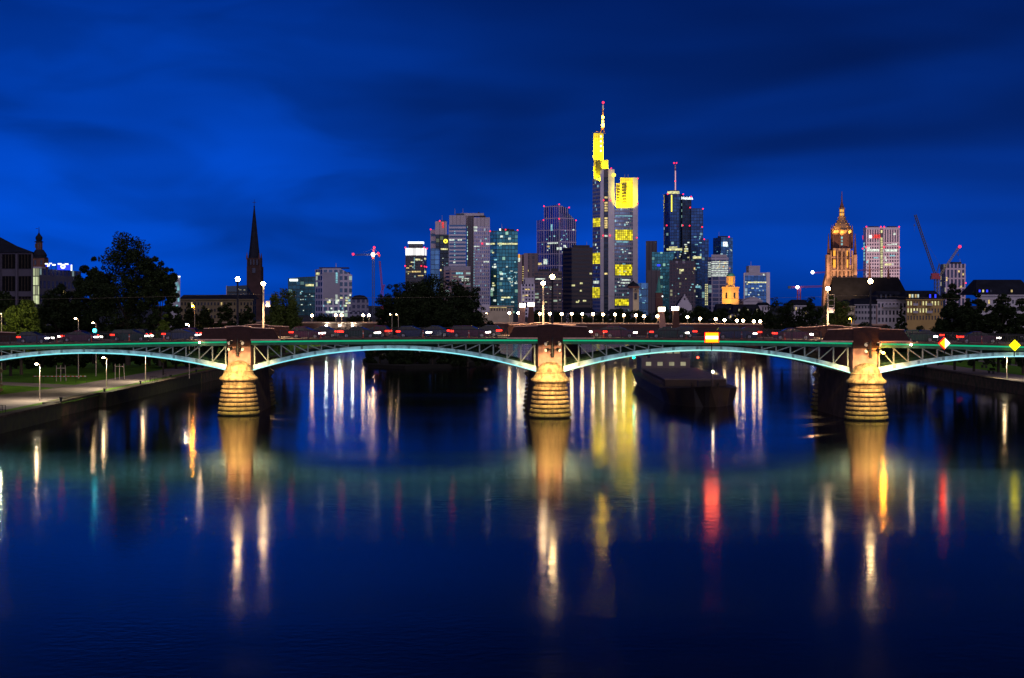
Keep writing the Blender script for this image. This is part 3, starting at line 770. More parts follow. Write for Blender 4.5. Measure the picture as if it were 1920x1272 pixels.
QUEUE = [
 ('hatchback','dark blue',-61.5,5.2,1,'dark blue hatchback on the bridge at the far left edge'),
 ('saloon','dark red',-57.5,10.2,-1,'dark red saloon in the far lane left of the cyan lamp'),
 ('saloon','plum',-55.8,5.2,1,'plum saloon in the near lane just left of the cyan lamp'),
 ('estate car','bottle green',-49.6,5.2,1,'green estate car on the bridge just right of the cyan lamp'),
 ('hatchback','dark grey',-50.5,10.2,-1,'dark grey hatchback in the far lane right of the cyan lamp'),
 ('hatchback','dark red',-44.2,10.2,-1,'dark red hatchback left of the left pier parapet'),
 ('saloon','dark blue',-43.4,5.2,1,'dark blue saloon in the near lane left of the left pier parapet'),
 ('hatchback','plum',-28.3,5.2,1,'plum hatchback in the near lane just right of the left pier'),
 ('saloon','dark grey',-27.0,10.2,-1,'dark grey saloon in the far lane right of the left pier'),
 ('saloon','bottle green',-22.0,5.2,1,'green saloon over the left half of the middle left arch'),
 ('hatchback','dark red',-20.6,10.2,-1,'dark red hatchback in the far lane over the middle left arch'),
 ('hatchback','dark blue',-15.6,5.2,1,'dark blue hatchback over the crown of the middle left arch'),
 ('saloon','dark blue',-13.4,10.2,-1,'dark blue saloon in the far lane right of that arch crown'),
 ('estate car','plum',-9.0,5.2,1,'plum estate car left of the middle pier parapet'),
 ('hatchback','dark grey',-7.2,10.2,-1,'dark grey hatchback in the far lane left of the middle pier'),
 ('saloon','dark red',7.6,10.2,-1,'dark red saloon in the far lane right of the middle pier'),
 ('hatchback','plum',8.4,5.2,1,'plum hatchback in the near lane right of the middle pier'),
 ('saloon','bottle green',14.0,5.2,1,'green saloon just left of the red and white banded sign'),
 ('hatchback','dark blue',16.0,10.2,-1,'dark blue hatchback in the far lane behind the banded sign'),
 ('estate car','dark blue',21.6,5.2,1,'dark blue estate car right of the red and white banded sign'),
 ('hatchback','dark red',23.5,10.2,-1,'dark red hatchback in the far lane right of the banded sign'),
 ('saloon','plum',28.0,5.2,1,'plum saloon left of the right pier parapet'),
 ('hatchback','bottle green',42.0,5.2,1,'green hatchback right of the right pier parapet'),
 ('saloon','dark blue',44.0,10.2,-1,'dark blue saloon in the far lane behind the red diamond sign'),
 ('saloon','plum',48.6,5.2,1,'plum saloon on the bridge near the yellow diamond sign')]
for q in QUEUE: car(*q)
# marker posts along the near kerb
M_['marker'] = mat('red marker', (0.6, 0.08, 0.03), 0.5)
mk0 = None
mus = [-58.2, -54.0, -49.4, -45.2, -26.5, -21.5, -14.5, -9.2, 6.3, 11.2, 15.6, 21.8, 26.6, 44.0, 48.2]
for i, u in enumerate(mus):
    lb = 'slim red and white marker post at the bridge kerb, %s from the left' % ORD[i]
    loc = P(u, 2.9, 8.9 + camber(u))
    if mk0 is None:
        mk0 = thing('marker_post', lb, 'marker post', loc, 'red and white marker posts along the bridge kerb')
        MB().lathe([(0.16, 0), (0.16, 0.04), (0.05, 0.06), (0.05, 0.75), (0.03, 0.8)], 0, 0, 0, 8).build('post', M_['marker'], mk0, world=False)
        MB().lathe([(0.056, 0.42), (0.056, 0.58)], 0, 0, 0, 8).build('band', M_['white_paint'], mk0, world=False)
        index_kids(mk0)
    else: dup(mk0, loc, lb)

# ------------------------------------------------------------------ ship under the right arch
M_['hull'] = mat('dark hull paint', (0.028, 0.022, 0.022), 0.5, 0, 0.3, 0.5)
M_['deckship'] = mat('brown ship deck', (0.05, 0.032, 0.028), 0.7, 0, 0.3, 0.5)
M_['ship_house'] = mat('ship deckhouse paint', (0.12, 0.09, 0.10), 0.5, 0, 0.2, 0.5)
def ship():
    cx, yb, L, hw = 24.0, 183.0, 62.0, 5.1
    r = thing('river_barge', 'long dark river barge coming out from under the right arch', 'ship', (cx, yb + L / 2, 0))
    sec = [(0.0, 0.3, 2.6), (1.2, 1.6, 2.45), (3.0, 3.2, 2.25), (6.0, 4.6, 2.1), (9.0, 5.1, 2.0), (30, 5.1, 1.9), (52, 5.1, 2.0), (58, 4.6, 2.2), (L, 3.0, 2.4)]
    b = MB(); n = len(sec)
    for d, w, h in sec:
        y = yb + d
        b.v += [(cx - w * 0.82, y + (0.9 if d == 0 else 0), -0.4), (cx - w, y, h), (cx + w, y, h), (cx + w * 0.82, y + (0.9 if d == 0 else 0), -0.4)]
    for i in range(n - 1):
        for k in range(3): b.f.append([4 * i + k, 4 * i + 4 + k, 4 * i + 5 + k, 4 * i + 1 + k]); b.uv.append(None)
    b.f.append([0, 1, 2, 3]); b.uv.append(None); b.f.append([4 * n - 1, 4 * n - 2, 4 * n - 3, 4 * n - 4]); b.uv.append(None)
    b.build('hull', M_['hull'], r)
    MB().box(cx, yb + 29, 2.35, 8.0, 34, 0.9).build('hatch_coaming', M_['deckship'], r)
    for k in range(6): MB().box(cx, yb + 14.8 + 5.7 * k, 2.88, 8.2, 5.4, 0.16).build('hatch_cover', M_['ship_house'], r)
    dh = MB().prism([(cx - 3.8, yb + 50), (cx + 3.8, yb + 50), (cx + 3.8, yb + 59), (cx - 3.8, yb + 59)], 2.0, 4.3).build('deckhouse', M_['ship_house'], r)
    MB().prism([(cx - 2.4, yb + 50.5), (cx + 2.4, yb + 50.5), (cx + 2.4, yb + 54), (cx - 2.4, yb + 54)], 4.3, 6.0).build('wheelhouse', M_['ship_house'], r)
    for k in range(4): MB().box(cx - 1.8 + 1.2 * k, yb + 50.46, 5.35, 0.9, 0.06, 0.7).build('window', M_['win_dim'], r)
    for k in range(4): MB().box(cx - 2.7 + 1.8 * k, yb + 49.96, 3.4, 0.8, 0.06, 0.6).build('window', M_['win_dim'], r)
    q = MB()
    for s in (-1, 1):
        for k in range(28): q.tube((cx + s * 4.9, yb + 7 + 1.7 * k, 1.95), (cx + s * 4.9, yb + 7 + 1.7 * k, 2.85), 0.025, 0.025, 5)
        q.tube((cx + s * 4.9, yb + 7, 2.85), (cx + s * 4.9, yb + 53, 2.85), 0.025, 0.025, 5)
    q.build('guard_rail', M_['ship_house'], r)
    m = MB().tube((cx + 1.2, yb + 4.5, 2.2), (cx + 1.2, yb + 4.5, 5.2), 0.09, 0.05).build('foremast', M_['ship_house'], r)
    MB().ball((cx + 1.2, yb + 4.3, 4.2), 0.12, 8).build('mast_lamp', em('ship mast lamp', (1, 0.8, 0.5), 60), m)
    MB().box(cx, yb + 3.6, 2.75, 1.6, 1.0, 0.7).build('windlass', M_['hull'], r)
    for s in (-1, 1): MB().tube((cx + s * 1.6, yb + 2.6, 2.3), (cx + s * 1.6, yb + 2.6, 2.9), 0.16, 0.16).build('bollard', M_['hull'], r)
    MB().ball((cx - 5.0, yb + 50, 4.4), 0.16, 8).build('green_side_lamp', em('green side lamp', (0.0, 0.9, 0.6), 30), r)
    MB().ball((cx + 5.0, yb + 50, 4.4), 0.16, 8).build('red_side_lamp', em('red side lamp', (1.0, 0.05, 0.02), 12), r)
ship()

# ------------------------------------------------------------------ old stone bridge further down the river
A_, B_ = Vector((X(470, 416), 416)), Vector((X(1500, 371), 371))
AU = (B_ - A_).normalized(); AV = Vector((-AU.y, AU.x)); AL = (B_ - A_).length
def Dold(px):
    t = (px - CX) / F   # ray x = t*y ; find y on the line A + s*AU
    s = (t * A_.y - A_.x) / (AU.x - t * AU.y)
    return A_.y + s * AU.y
old = thing('stone_bridge', 'low red stone bridge with slanted lamp pylons farther down the river behind the arch bridge', 'bridge', (A_.x, A_.y, 0))
def OP(s, v, z): return (A_.x + AU.x * s + AV.x * v, A_.y + AU.y * s + AV.y * v, z)
class OB(MB):
    def obox(s, s0, s1, v0, v1, z0, z1):
        vs = [OP(s0, v0, z0), OP(s1, v0, z0), OP(s1, v1, z0), OP(s0, v1, z0), OP(s0, v0, z1), OP(s1, v0, z1), OP(s1, v1, z1), OP(s0, v1, z1)]
        return s.add(vs, [(3, 2, 1, 0), (4, 5, 6, 7), (0, 1, 5, 4), (1, 2, 6, 5), (2, 3, 7, 6), (3, 0, 4, 7)])
M_['oldstone'] = mat('old bridge sandstone', (0.085, 0.036, 0.028), 0.85, 0, 0.3, 0.4, 0.3)
OB().obox(-20, AL + 20, 0.4, 17.6, 5.4, 6.55).build('deck', M_['oldstone'], old)
for v in (0.0, 17.5):
    OB().obox(-20, AL + 20, v, v + 0.4, 5.5, 7.58).build('parapet', M_['oldstone'], old)
    OB().obox(-20, AL + 20, v - 0.1, v + 0.5, 7.585, 7.74).build('coping', M_['coping'], old)
npier = 6
for k in range(npier):
    s = AL * (k + 0.5) / npier
    OB().obox(s - 1.8, s + 1.8, -1.2, 19.2, -0.5, 5.4).build('pier', M_['oldstone'], old)
for k in range(npier - 1):
    s0, s1 = AL * (k + 0.5) / npier + 1.8, AL * (k + 1.5) / npier - 1.8
    b = OB(); n = 14
    for j in range(n):
        a0, a1 = s0 + (s1 - s0) * j / n, s0 + (s1 - s0) * (j + 1) / n
        z = 2.2 + 2.9 * math.sqrt(max(0.0, 1 - (2 * (j + 0.5) / n - 1) ** 2))
        b.obox(a0, a1, 0.1, 17.9, z, 5.4)
    b.build('arch', M_['oldstone'], old)
for quad, lampq in (([(968, 606), (984, 606), (985, 576.5), (975, 576.5)], (974, 985, 569.5, 576)),
                    ([(986.5, 606), (1002, 606), (1000.5, 575), (992, 575)], (990, 1001.5, 568, 574.6)),
                    ([(1236, 612), (1251, 612), (1245, 584), (1236.5, 584)], (1235.6, 1247, 576.5, 583.6)),
                    ([(1261, 612), (1276, 612), (1272, 582.5), (1263, 582.5)], (1260.5, 1272.5, 575.5, 582))):
    D = Dold(quad[0][0]) - 0.6
    pr = [(X(a, D), Z(b, D)) for a, b in quad]
    py = MB().slab([(pr[0][0], 5.0), (pr[1][0], 5.0)] + pr[2:], D, D + 2.2).build('pylon', M_['pillar' if quad[0][0] in (968, 1236) else 'oldstone'], old)  # left pylon of each pair gets paler stone to paint its lit face
    x0, x1, y0, y1 = lampq
    MB().box((X(x0, D) + X(x1, D)) / 2, D + 0.8, (Z(y0, D) + Z(y1, D)) / 2, X(x1, D) - X(x0, D), 1.8, Z(y0, D) - Z(y1, D)).build('lamp_box', M_['lamp_box'], py)
lamps = [(585, 592, 1), (635, 591.5, 2), (686.5, 591.5, 2), (955, 587, 1), (972, 587.5, 1), (1012, 588.5, 1), (1031, 588.5, 1), (1053, 589, 1), (1072, 588.5, 1),
         (1091.5, 589, 1), (1112, 589, 1), (1130.5, 590, 1), (1153, 590, 1), (1169.5, 591.5, 1), (1192.5, 591.5, 1), (1207.5, 593.5, 1), (1232.5, 593.5, 1),
         (1289, 595, 1), (1312.5, 598, 1), (1342, 598.5, 1), (1358.5, 600.5, 1), (1387.5, 601.5, 2), (1419.5, 603, 2)]
ordl = ['leftmost', 'second', 'third'] + ORD[3:]
ordl += ['twenty-first', 'twenty-second', 'rightmost']
for i, (px, py, n) in enumerate(lamps):
    nearside = i % 2 == 0 or n == 2
    D = Dold(px) + (1.2 if nearside else 16.0)
    x, z = X(px, D), Z(py, D)
    lb = ('%s of the warm street lamps on the stone bridge, with %s' % (ordl[i], 'two heads' if n == 2 else 'one head')) if i in (0, len(lamps) - 1) else \
         ('warm street lamp on the stone bridge, %s from the left, with %s' % (ordl[i], 'two heads' if n == 2 else 'one head'))
    r = thing('street_lamp', lb, 'street lamp', (x, D, 6.5), 'street lamps on the stone bridge')
    for s in ([0] if n == 1 else [-0.8, 0.8]):
        MB().tube((x + s, D, 6.5), (x + s, D, z - 0.3), 0.08, 0.06, 6).build('pole', M_['pale_metal'], r)
        MB().ball((x + s, D, z), 0.36, 10, 0.9).build('lamp_globe', M_['lamp_far'], r, True)
        MB().tube((x + s, D, z + 0.32), (x + s, D, z + 0.5), 0.3, 0.06, 8).build('lamp_cap', M_['dark_metal'], r)
for i, px in enumerate((612, 637, 661)):
    D = Dold(px) - 0.5; x, z = X(px, D), Z(610.5, D)
    r = thing('flood_light', 'small cold white flood lamp on the stone bridge parapet, %s from the left' % ORD[i], 'lamp', (x, D, z - 0.3), 'cold flood lamps on the stone bridge')
    MB().ball((x, D - 0.25, z), 0.24, 8, 0.7).build('lamp_glass', M_['lamp_cold'], r)
    MB().box(x, D + 0.1, z - 0.2, 0.3, 0.3, 0.5).build('housing', M_['dark_metal'], r)
# wooded island in the river
isl = [(X(690, 300), 300), (X(760, 292), 292), (X(860, 300), 300), (X(930, 330), 330), (X(940, 372), 372), (X(720, 372), 372), (X(680, 330), 330)]
o = MB().prism(isl, -0.3, [0.7] * len(isl)).build('river_island', mat('island soil', (0.008, 0.008, 0.006), 0.95)); tag(o, kind='structure')

# ------------------------------------------------------------------ trees
def leaf_mat(name, c0, c1):
    m, t, b = newmat(name); L = t.links.new
    tcx = t.nodes.new('ShaderNodeTexCoord'); n = t.nodes.new('ShaderNodeTexNoise')
    n.inputs['Scale'].default_value = 0.55; n.inputs['Detail'].default_value = 4; L(tcx.outputs['Object'], n.inputs['Vector'])
    n2 = t.nodes.new('ShaderNodeTexNoise'); n2.inputs['Scale'].default_value = 4.0; L(tcx.outputs['Object'], n2.inputs['Vector'])
    av = t.nodes.new('ShaderNodeMath'); av.operation = 'ADD'; L(n.outputs['Fac'], av.inputs[0]); L(n2.outputs['Fac'], av.inputs[1])
    hv = t.nodes.new('ShaderNodeMath'); hv.operation = 'MULTIPLY'; L(av.outputs[0], hv.inputs[0]); hv.inputs[1].default_value = 0.5
    r = t.nodes.new('ShaderNodeValToRGB'); L(hv.outputs[0], r.inputs[0])
    r.color_ramp.elements[0].position = 0.38; r.color_ramp.elements[0].color = (*c0, 1)
    r.color_ramp.elements[1].position = 0.62; r.color_ramp.elements[1].color = (*c1, 1)
    L(r.outputs[0], b.inputs['Base Color']); b.inputs['Roughness'].default_value = 0.7; b.inputs['Specular IOR Level'].default_value = 0.15
    return m
M_['leaf'] = leaf_mat('dark foliage', (0.006, 0.012, 0.004), (0.02, 0.034, 0.009))
M_['leaf_lit'] = leaf_mat('lamplit maple foliage', (0.05, 0.085, 0.010), (0.11, 0.16, 0.018))  # brighter copy of the leaves, lamplight put into the colour
M_['leaf_mid'] = leaf_mat('lamplit willow foliage', (0.035, 0.06, 0.010), (0.085, 0.115, 0.02))  # leaf colour raised in place of a lamp shining on the crown
def leaves(centres, radii, n, size, seed, droop=0.0):
    g = np.random.default_rng(seed)
    centres = np.array(centres); radii = np.array(radii)
    w = radii ** 2; w = w / w.sum()
    ci = g.choice(len(centres), n, p=w)
    d = g.normal(size=(n, 3)); d /= np.linalg.norm(d, axis=1, keepdims=True)
    rr = radii[ci] * (0.45 + 0.6 * g.random(n) ** 0.6)
    p = centres[ci] + d * rr[:, None] * np.array([1, 1, 0.8])
    if droop: p[:, 2] -= droop * g.random(n) ** 2
    a = g.normal(size=(n, 3)); a[:, 2] *= 0.6; a /= np.linalg.norm(a, axis=1, keepdims=True)
    b = np.cross(a, d + g.normal(size=(n, 3)) * 0.5); b /= np.maximum(np.linalg.norm(b, axis=1, keepdims=True), 1e-6)
    s = size * (0.6 + 0.8 * g.random(n))[:, None]
    vs = np.stack([p - a * s, p - b * s * 0.55, p + a * s, p + b * s * 0.55], 1).reshape(-1, 3)
    return vs
def tree(label, pxc, pytop, wpx, D, seed, m='leaf', zb=GZ, kind='broad', group=None, dens=1.0, low=0.28, name='tree', cat='tree', fine=1.0):
    g = np.random.default_rng(seed)
    x = X(pxc, D); H = Z(pytop, D) - zb; Rr = wpx / 2 / F * D
    r = thing(name, label, cat, (x, D, zb), group)
    mp = D / F * (1920 / 1024)
    cs, rs = [], []
    K = 46 if kind != 'conifer' else 40
    if kind == 'broad':
        c0 = low * H; ch = H - c0
        lobes = [(0, 0, c0 + 0.46 * ch, 0.80 * Rr, 0.46 * ch)]
        nl = 6
        for k in range(nl):
            t = 2 * math.pi * (k + 0.3 * g.random()) / nl + seed
            h = 0.22 + 0.5 * g.random()
            wv = 0.62 * Rr * (1.05 - 0.35 * h)
            lobes.append((wv * math.cos(t), wv * 0.8 * math.sin(t), c0 + h * ch, Rr * (0.32 + 0.14 * g.random()), ch * (0.16 + 0.08 * g.random())))
        lobes.append((Rr * (g.random() - 0.5) * 0.5, 0, H - 0.20 * ch, Rr * 0.36, 0.20 * ch))
        lobes.append((Rr * (g.random() - 0.5) * 1.0, 0, H - 0.30 * ch, Rr * 0.30, 0.18 * ch))
        K = 170
        wl = np.array([l[3] ** 2 * l[4] for l in lobes]) ** 0.6; wl /= wl.sum()
        for k in range(K):
            lx, ly, lz, lr, lv = lobes[g.choice(len(lobes), p=wl)]
            d = g.normal(size=3); d /= np.linalg.norm(d)
            rad = Rr * (0.09 + 0.13 * g.random())
            q = np.array([lx, ly, lz]) + d * np.array([lr, lr, lv]) * (0.15 + 0.85 * g.random() ** 0.5) * (1.0 if g.random() < 0.8 else 1.12)
            q[2] = min(q[2], H - rad * 0.8); q[2] = max(q[2], c0 + rad * 0.5)
            cs.append(q); rs.append(rad)
    elif kind == 'bush':
        for k in range(30):
            q = np.array([(g.random() * 2 - 1) * Rr * 0.9, (g.random() * 2 - 1) * Rr * 0.4, H * (0.1 + 0.75 * g.random())])
            q[2] *= 1 - 0.4 * (q[0] / Rr) ** 2
            cs.append(q); rs.append(min(H * 0.25, Rr * 0.3) * (0.6 + 0.6 * g.random()))
    elif kind == 'willow':
        for k in range(K):
            t = g.random() * 2 * math.pi; q = g.random() ** 0.5
            cs.append(np.array([Rr * 0.85 * q * math.cos(t), Rr * 0.85 * q * math.sin(t), H * (0.94 - 0.45 * q ** 2 - 0.35 * g.random())])); rs.append(Rr * 0.22)
    else:
        for k in range(K):
            h = k / K; t = k * 2.4; q = Rr * (1 - h) * (0.75 + 0.25 * g.random())
            cs.append(np.array([q * 0.75 * math.cos(t), q * 0.75 * math.sin(t), H * (0.12 + 0.85 * h)])); rs.append(max(Rr * 0.28 * (1.05 - h), 0.12))
    npx = (2 * Rr / mp) * (H / mp)
    s = max(0.62 * mp * 1.5, 0.2) * fine
    n = int(min(22000, max(1500, npx * 4.2 * dens / fine ** 1.5)))
    vs = leaves(cs, rs, n, s, seed, H * 0.32 if kind == 'willow' else 0)
    me = bpy.data.meshes.new('crown'); nn = len(vs)
    me.vertices.add(nn); me.vertices.foreach_set('co', vs.astype(np.float32).ravel())
    me.loops.add(nn); me.loops.foreach_set('vertex_index', np.arange(nn, dtype=np.int32))
    me.polygons.add(n); me.polygons.foreach_set('loop_start', np.arange(0, nn, 4, dtype=np.int32))
    try: me.polygons.foreach_set('loop_total', np.full(n, 4, dtype=np.int32))
    except Exception: pass
    me.update(calc_edges=True); me.materials.append(M_[m])
    o = bpy.data.objects.new('crown', me); COL.objects.link(o); o.parent = r
    tb = MB(); tr = max(0.12, min(0.45, Rr * 0.07))
    tb.tube((0, 0, -0.1), (0, 0, H * 0.4), tr, tr * 0.7, 8)
    if kind == 'conifer': tb.tube((0, 0, H * 0.4), (0, 0, H * 0.97), tr * 0.7, 0.03, 6)
    else:
        for k in range(0, len(cs), max(1, len(cs) // 9)):
            tb.tube((0, 0, H * (0.22 + 0.18 * g.random())), tuple(cs[k]), tr * 0.5, tr * 0.12, 5)
    tb.build('trunk', M_['bark'], r, world=False)
    return r

# left bank
tree('tall black tree with a ragged top behind the left end of the arch bridge', 240, 432, 172, 240, 11, zb=3, low=0.12, dens=1.35)
tree('dark tree forming the right shoulder of the tall black tree at left', 300, 474, 88, 236, 12, zb=3, low=0.1, dens=1.2)
tree('dark tree forming the left shoulder of the tall black tree at left', 175, 482, 84, 246, 13, zb=3, low=0.1, dens=1.2)
tree('dark tree in front of the long block left of the tall black tree', 112, 528, 95, 250, 14, zb=3, low=0.1)
tree('bushy leafy tree lit bright green at the left edge above the bridge', 40, 562, 92, 208, 15, 'leaf_lit', 3, low=0.2, dens=1.3)
tree('dark green tree at the left edge behind the bright green one', 8, 540, 100, 222, 16, 'leaf', 3, low=0.1)
tree('small leafy tree lit yellow green at the foot of the tall black tree', 306, 590, 34, 206, 17, 'leaf_lit', 3, low=0.2)
for i, (px, pt, wd) in enumerate(((352, 566, 46), (388, 574, 44), (425, 566, 50), (462, 570, 44))):
    tree('low dark tree in front of the long cream house, %s from the left' % ORD[i], px, pt, wd, 275, 20 + i, zb=3, low=0.1, group='low dark trees in front of the cream house')
tree('willow with drooping greenish crown right of the left river pier', 532, 528, 78, 300, 26, 'leaf_mid', 3, 'willow', dens=1.2)
tree('low dark shrub below the white grid office block', 605, 588, 44, 440, 27, zb=6, kind='bush', name='shrub', cat='shrub')
tree('low dark shrub left of the island trees', 672, 590, 40, 440, 28, zb=6, kind='bush', name='shrub', cat='shrub')
for i in range(9):
    tree('dark shrub behind the railing at the left end of the bridge, %s from the left' % ORD[i], 30 + 50 * i, 584 + (i * 5) % 9, 74, 258 + (i % 3) * 6, 300 + i, zb=GZ, kind='bush', name='shrub', cat='shrub', group='shrubs behind the left end of the bridge', dens=1.3, fine=1.2)
# trees seen under the left arch
for i, (px, D) in enumerate(((20, 232), (120, 240), (215, 246), (310, 262), (350, 285))):
    tree('dark park tree standing on the lawn under the left arch, %s from the left' % ORD[i], px, 628, 95, D, 30 + i, zb=GZ, low=0.2, group='park trees on the lawn behind the left arch', fine=1.3)
# island
tree('broad black tree crowning the river island', 812, 513, 150, 335, 40, zb=0.6, low=0.04, dens=1.3)
tree('dark tree at the left end of the river island', 738, 528, 84, 330, 41, zb=0.6, low=0.04, dens=1.2)
tree('dark tree between the left end and the middle of the river island', 768, 545, 90, 318, 42, zb=0.6, low=0.03)
tree('dark tree at the right end of the river island', 878, 534, 84, 332, 43, zb=0.6, low=0.04, dens=1.2)
tree('black tree filling the left half of the island crown', 782, 516, 112, 338, 141, zb=0.6, low=0.04, dens=1.3)
tree('black tree filling the right half of the island crown', 848, 519, 112, 340, 142, zb=0.6, low=0.04, dens=1.3)
tree('low dark tree in front on the river island', 850, 560, 90, 312, 44, zb=0.6, low=0.03)
tree('low bushes on the right tip of the river island', 908, 588, 52, 345, 45, zb=0.6, kind='bush', name='shrub', cat='shrub')
for i in range(7):
    tree('low black bush on the island shore, %s from the left' % ORD[i], 712 + 33 * i, 622 + (i % 3) * 6, 52, 304 - 4 * (i % 2), 46 + 100 * i, zb=0.3, kind='bush', name='shrub', cat='shrub', group='bushes on the island shore', dens=1.2)
# promenade trees beyond the stone bridge
for i in range(12):
    px = 1010 + i * 38
    tree('dark promenade tree beyond the stone bridge, %s from the left' % ORD[i], px, [580, 584, 582, 586, 578, 581, 574, 577, 572, 576, 575, 580][i], 52, 470 + (i % 3) * 8, 50 + i, zb=3, low=0.05, group='promenade trees beyond the stone bridge', fine=1.2, dens=1.2)
# right bank
tree('loose dark tree with lights glinting through it right of the sign', 1466, 556, 78, 335, 70, zb=2, low=0.1, dens=0.8)
tree('dark tree left of the ladder-framed lamp post', 1516, 556, 62, 330, 71, zb=2, low=0.05)
tree('green tree behind the ladder-framed lamp post', 1570, 554, 84, 310, 72, 'leaf_mid', 2, low=0.05)
tree('dark spreading fir tree in front of the white house', 1690, 570, 66, 262, 73, zb=2, kind='conifer')
for i, px in enumerate((1625, 1680, 1735)):
    tree('dark bush along the bank below the right row of houses, %s from the left' % ORD[i], px, 600, 80, 255, 75 + i, zb=2, kind='bush', group='bushes below the houses at right', name='shrub', cat='shrub')
tree('tall black tree beside the ochre house', 1790, 532, 76, 245, 80, zb=2, low=0.05, dens=1.3)
tree('black tree right of the tall black tree by the ochre house', 1826, 548, 76, 240, 81, zb=2, low=0.05, dens=1.2)
tree('loose black tree before the big slate roof at right', 1872, 550, 86, 236, 82, zb=2, low=0.05)
tree('black tree at the right edge of the photo', 1918, 560, 74, 232, 83, zb=2, low=0.05)
for i, (px, D) in enumerate(((1745, 300), (1800, 290), (1850, 282), (1905, 276))):
    tree('dark park tree under the right arch, %s from the left' % ORD[i], px, 640, 60, D, 90 + i, zb=GZ, low=0.45, group='park trees behind the right arch', fine=1.3)

# ------------------------------------------------------------------ lamps and furniture on the banks
def path_lamp(px, ybase, yhead, label, D=None, lean=-1, m='lamp_path', zb=None, r=0.17, name='path_lamp', group='lamps along the riverside path', down=0):
    D = D or (CH - GZ) * F / (ybase - HY); zb = GZ if zb is None else zb
    x = X(px, D); zt = Z(yhead, D)
    t = thing(name, label, 'street lamp', (x, D, zb), group)
    MB().tube((x, D, zb), (x, D, zt - 0.05), 0.07, 0.05, 8).build('pole', M_['pale_metal'], t)
    MB().tube((x, D, zt - 0.05), (x + lean * 0.3, D - 0.1, zt + 0.05), 0.04, 0.04, 6).build('arm', M_['pale_metal'], t)
    MB().box(x + lean * 0.35, D - 0.1, zt + 0.13, 0.55, 0.3, 0.08).build('lamp_hood', M_['dark_metal'], t)
    MB().ball((x + lean * 0.38, D - 0.1, zt + 0.01), r, 10, 0.6).build('lamp_glass', M_[m], t, True)
    if down:
        spot((x + lean * 0.38, D - 0.1, zt - 0.22), (x + lean * 0.4, D - 0.3, zb), down, (1.0, 0.84, 0.55), 165, 0.5, 0.1)
    return t
path_lamp(75, 752, 683, 'lamp on the grass by the quay wall at the left edge, nearest the camera', down=2600)
path_lamp(200, 730, 671, 'path lamp on the grass verge in the middle of the left arch opening', down=2600)
path_lamp(273, 716, 664, 'path lamp on the left bank just below the arch, left of the left river pier', down=2600)
path_lamp(1888, 712, 669, 'lamp beside the right bank path under the yellow diamond sign', down=1500)
for i, (px, py, D, lb, m) in enumerate(((365, 574, 262, 'orange street lamp glowing among the dark trees left of the left pier', 'lamp_orange'),
        (147, 598, 215, 'warm street lamp above the cyan signal lamp', 'lamp_warm'), (180, 606, 222, 'warm street lamp right of the cyan signal lamp', 'lamp_warm'),
        (355, 608, 215, 'warm street lamp just above the left parapet wing', 'lamp_tree'), (3, 587, 200, 'warm street lamp at the left edge of the photo in the lit tree', 'lamp_tree'),
        (1597, 598, 300, 'small orange street lamp by the cream house right of the ladder-framed post', 'lamp_orange'),
        (905, 588, 352, 'warm street lamp at the right tip of the island, left one', 'lamp_far'), (915, 588, 352, 'warm street lamp at the right tip of the island, right one', 'lamp_far'),
        (735, 590, 310, 'small street lamp in front of the island trees, left one', 'lamp_far'), (747, 590, 310, 'small street lamp in front of the island trees, right one', 'lamp_far'))):
    big = i < 5
    path_lamp(px, 0, py, lb, D, m=m, zb=2.0, r=0.16 if big else 0.12, name='street_lamp', group='street lamps among the trees')
# young tree stakes, benches, ladders and rails
def stakes(px, D, label):
    x = X(px, D); r = thing('tree_stake_frame', label, 'tree stakes', (x, D, GZ))
    for dx in (-0.7, 0, 0.7): MB().tube((x + dx, D + 0.3 * abs(dx), GZ), (x + dx * 0.9, D, GZ + 2.3), 0.06, 0.05, 7).build('stake', M_['pale_metal'], r)
    MB().box(x, D, GZ + 1.9, 1.3, 0.06, 0.1).build('crossbar', M_['pale_metal'], r)
stakes(114, 216, 'pale three-post tree stake frame on the lawn, left one')
stakes(224, 222, 'pale three-post tree stake frame on the lawn, right one')
def qrail(px, py, label, w=1.2, D=None):
    D = D or (CH - GZ) * F / (py - HY); x = X(px, D); r = thing('quay_railing', label, 'railing', (x, D, GZ))
    for k in range(4): MB().tube((x - w / 2 + w * k / 3, D, GZ), (x - w / 2 + w * k / 3, D, GZ + 0.95), 0.03, 0.03, 6).build('post', M_['dark_metal'], r)
    for z in (0.5, 0.95): MB().tube((x - w / 2, D, GZ + z), (x + w / 2, D, GZ + z), 0.025, 0.025, 6).build('rail', M_['dark_metal'], r)
qrail(288, 719, 'short dark railing on the quay edge below the left arch', 1.0)
qrail(308, 713, 'second short dark railing on the quay, nearer the left river pier', 0.5)
qrail(2, 778, 'short dark railing on the quay at the left photo edge', 0.9)
def bench(x, y, rz, label):
    r = thing('park_bench', label, 'bench', (x, y, GZ), None, rz)
    q = MB(); q.box(0, 0, 0.45, 1.8, 0.42, 0.05); q.build('seat', M_['bark'], r, world=False)
    MB().box(0, 0.24, 0.72, 1.8, 0.05, 0.36).build('backrest', M_['bark'], r, world=False)
    for s in (-0.7, 0.7): MB().box(s, 0.05, 0.22, 0.06, 0.4, 0.42).build('leg', M_['dark_metal'], r, world=False)
bench(X(1858, 240), 240, R(-80), 'park bench beside the right bank path, nearer one')
bench(X(1845, 262), 262, R(-80), 'park bench beside the right bank path, farther one')
bol = None
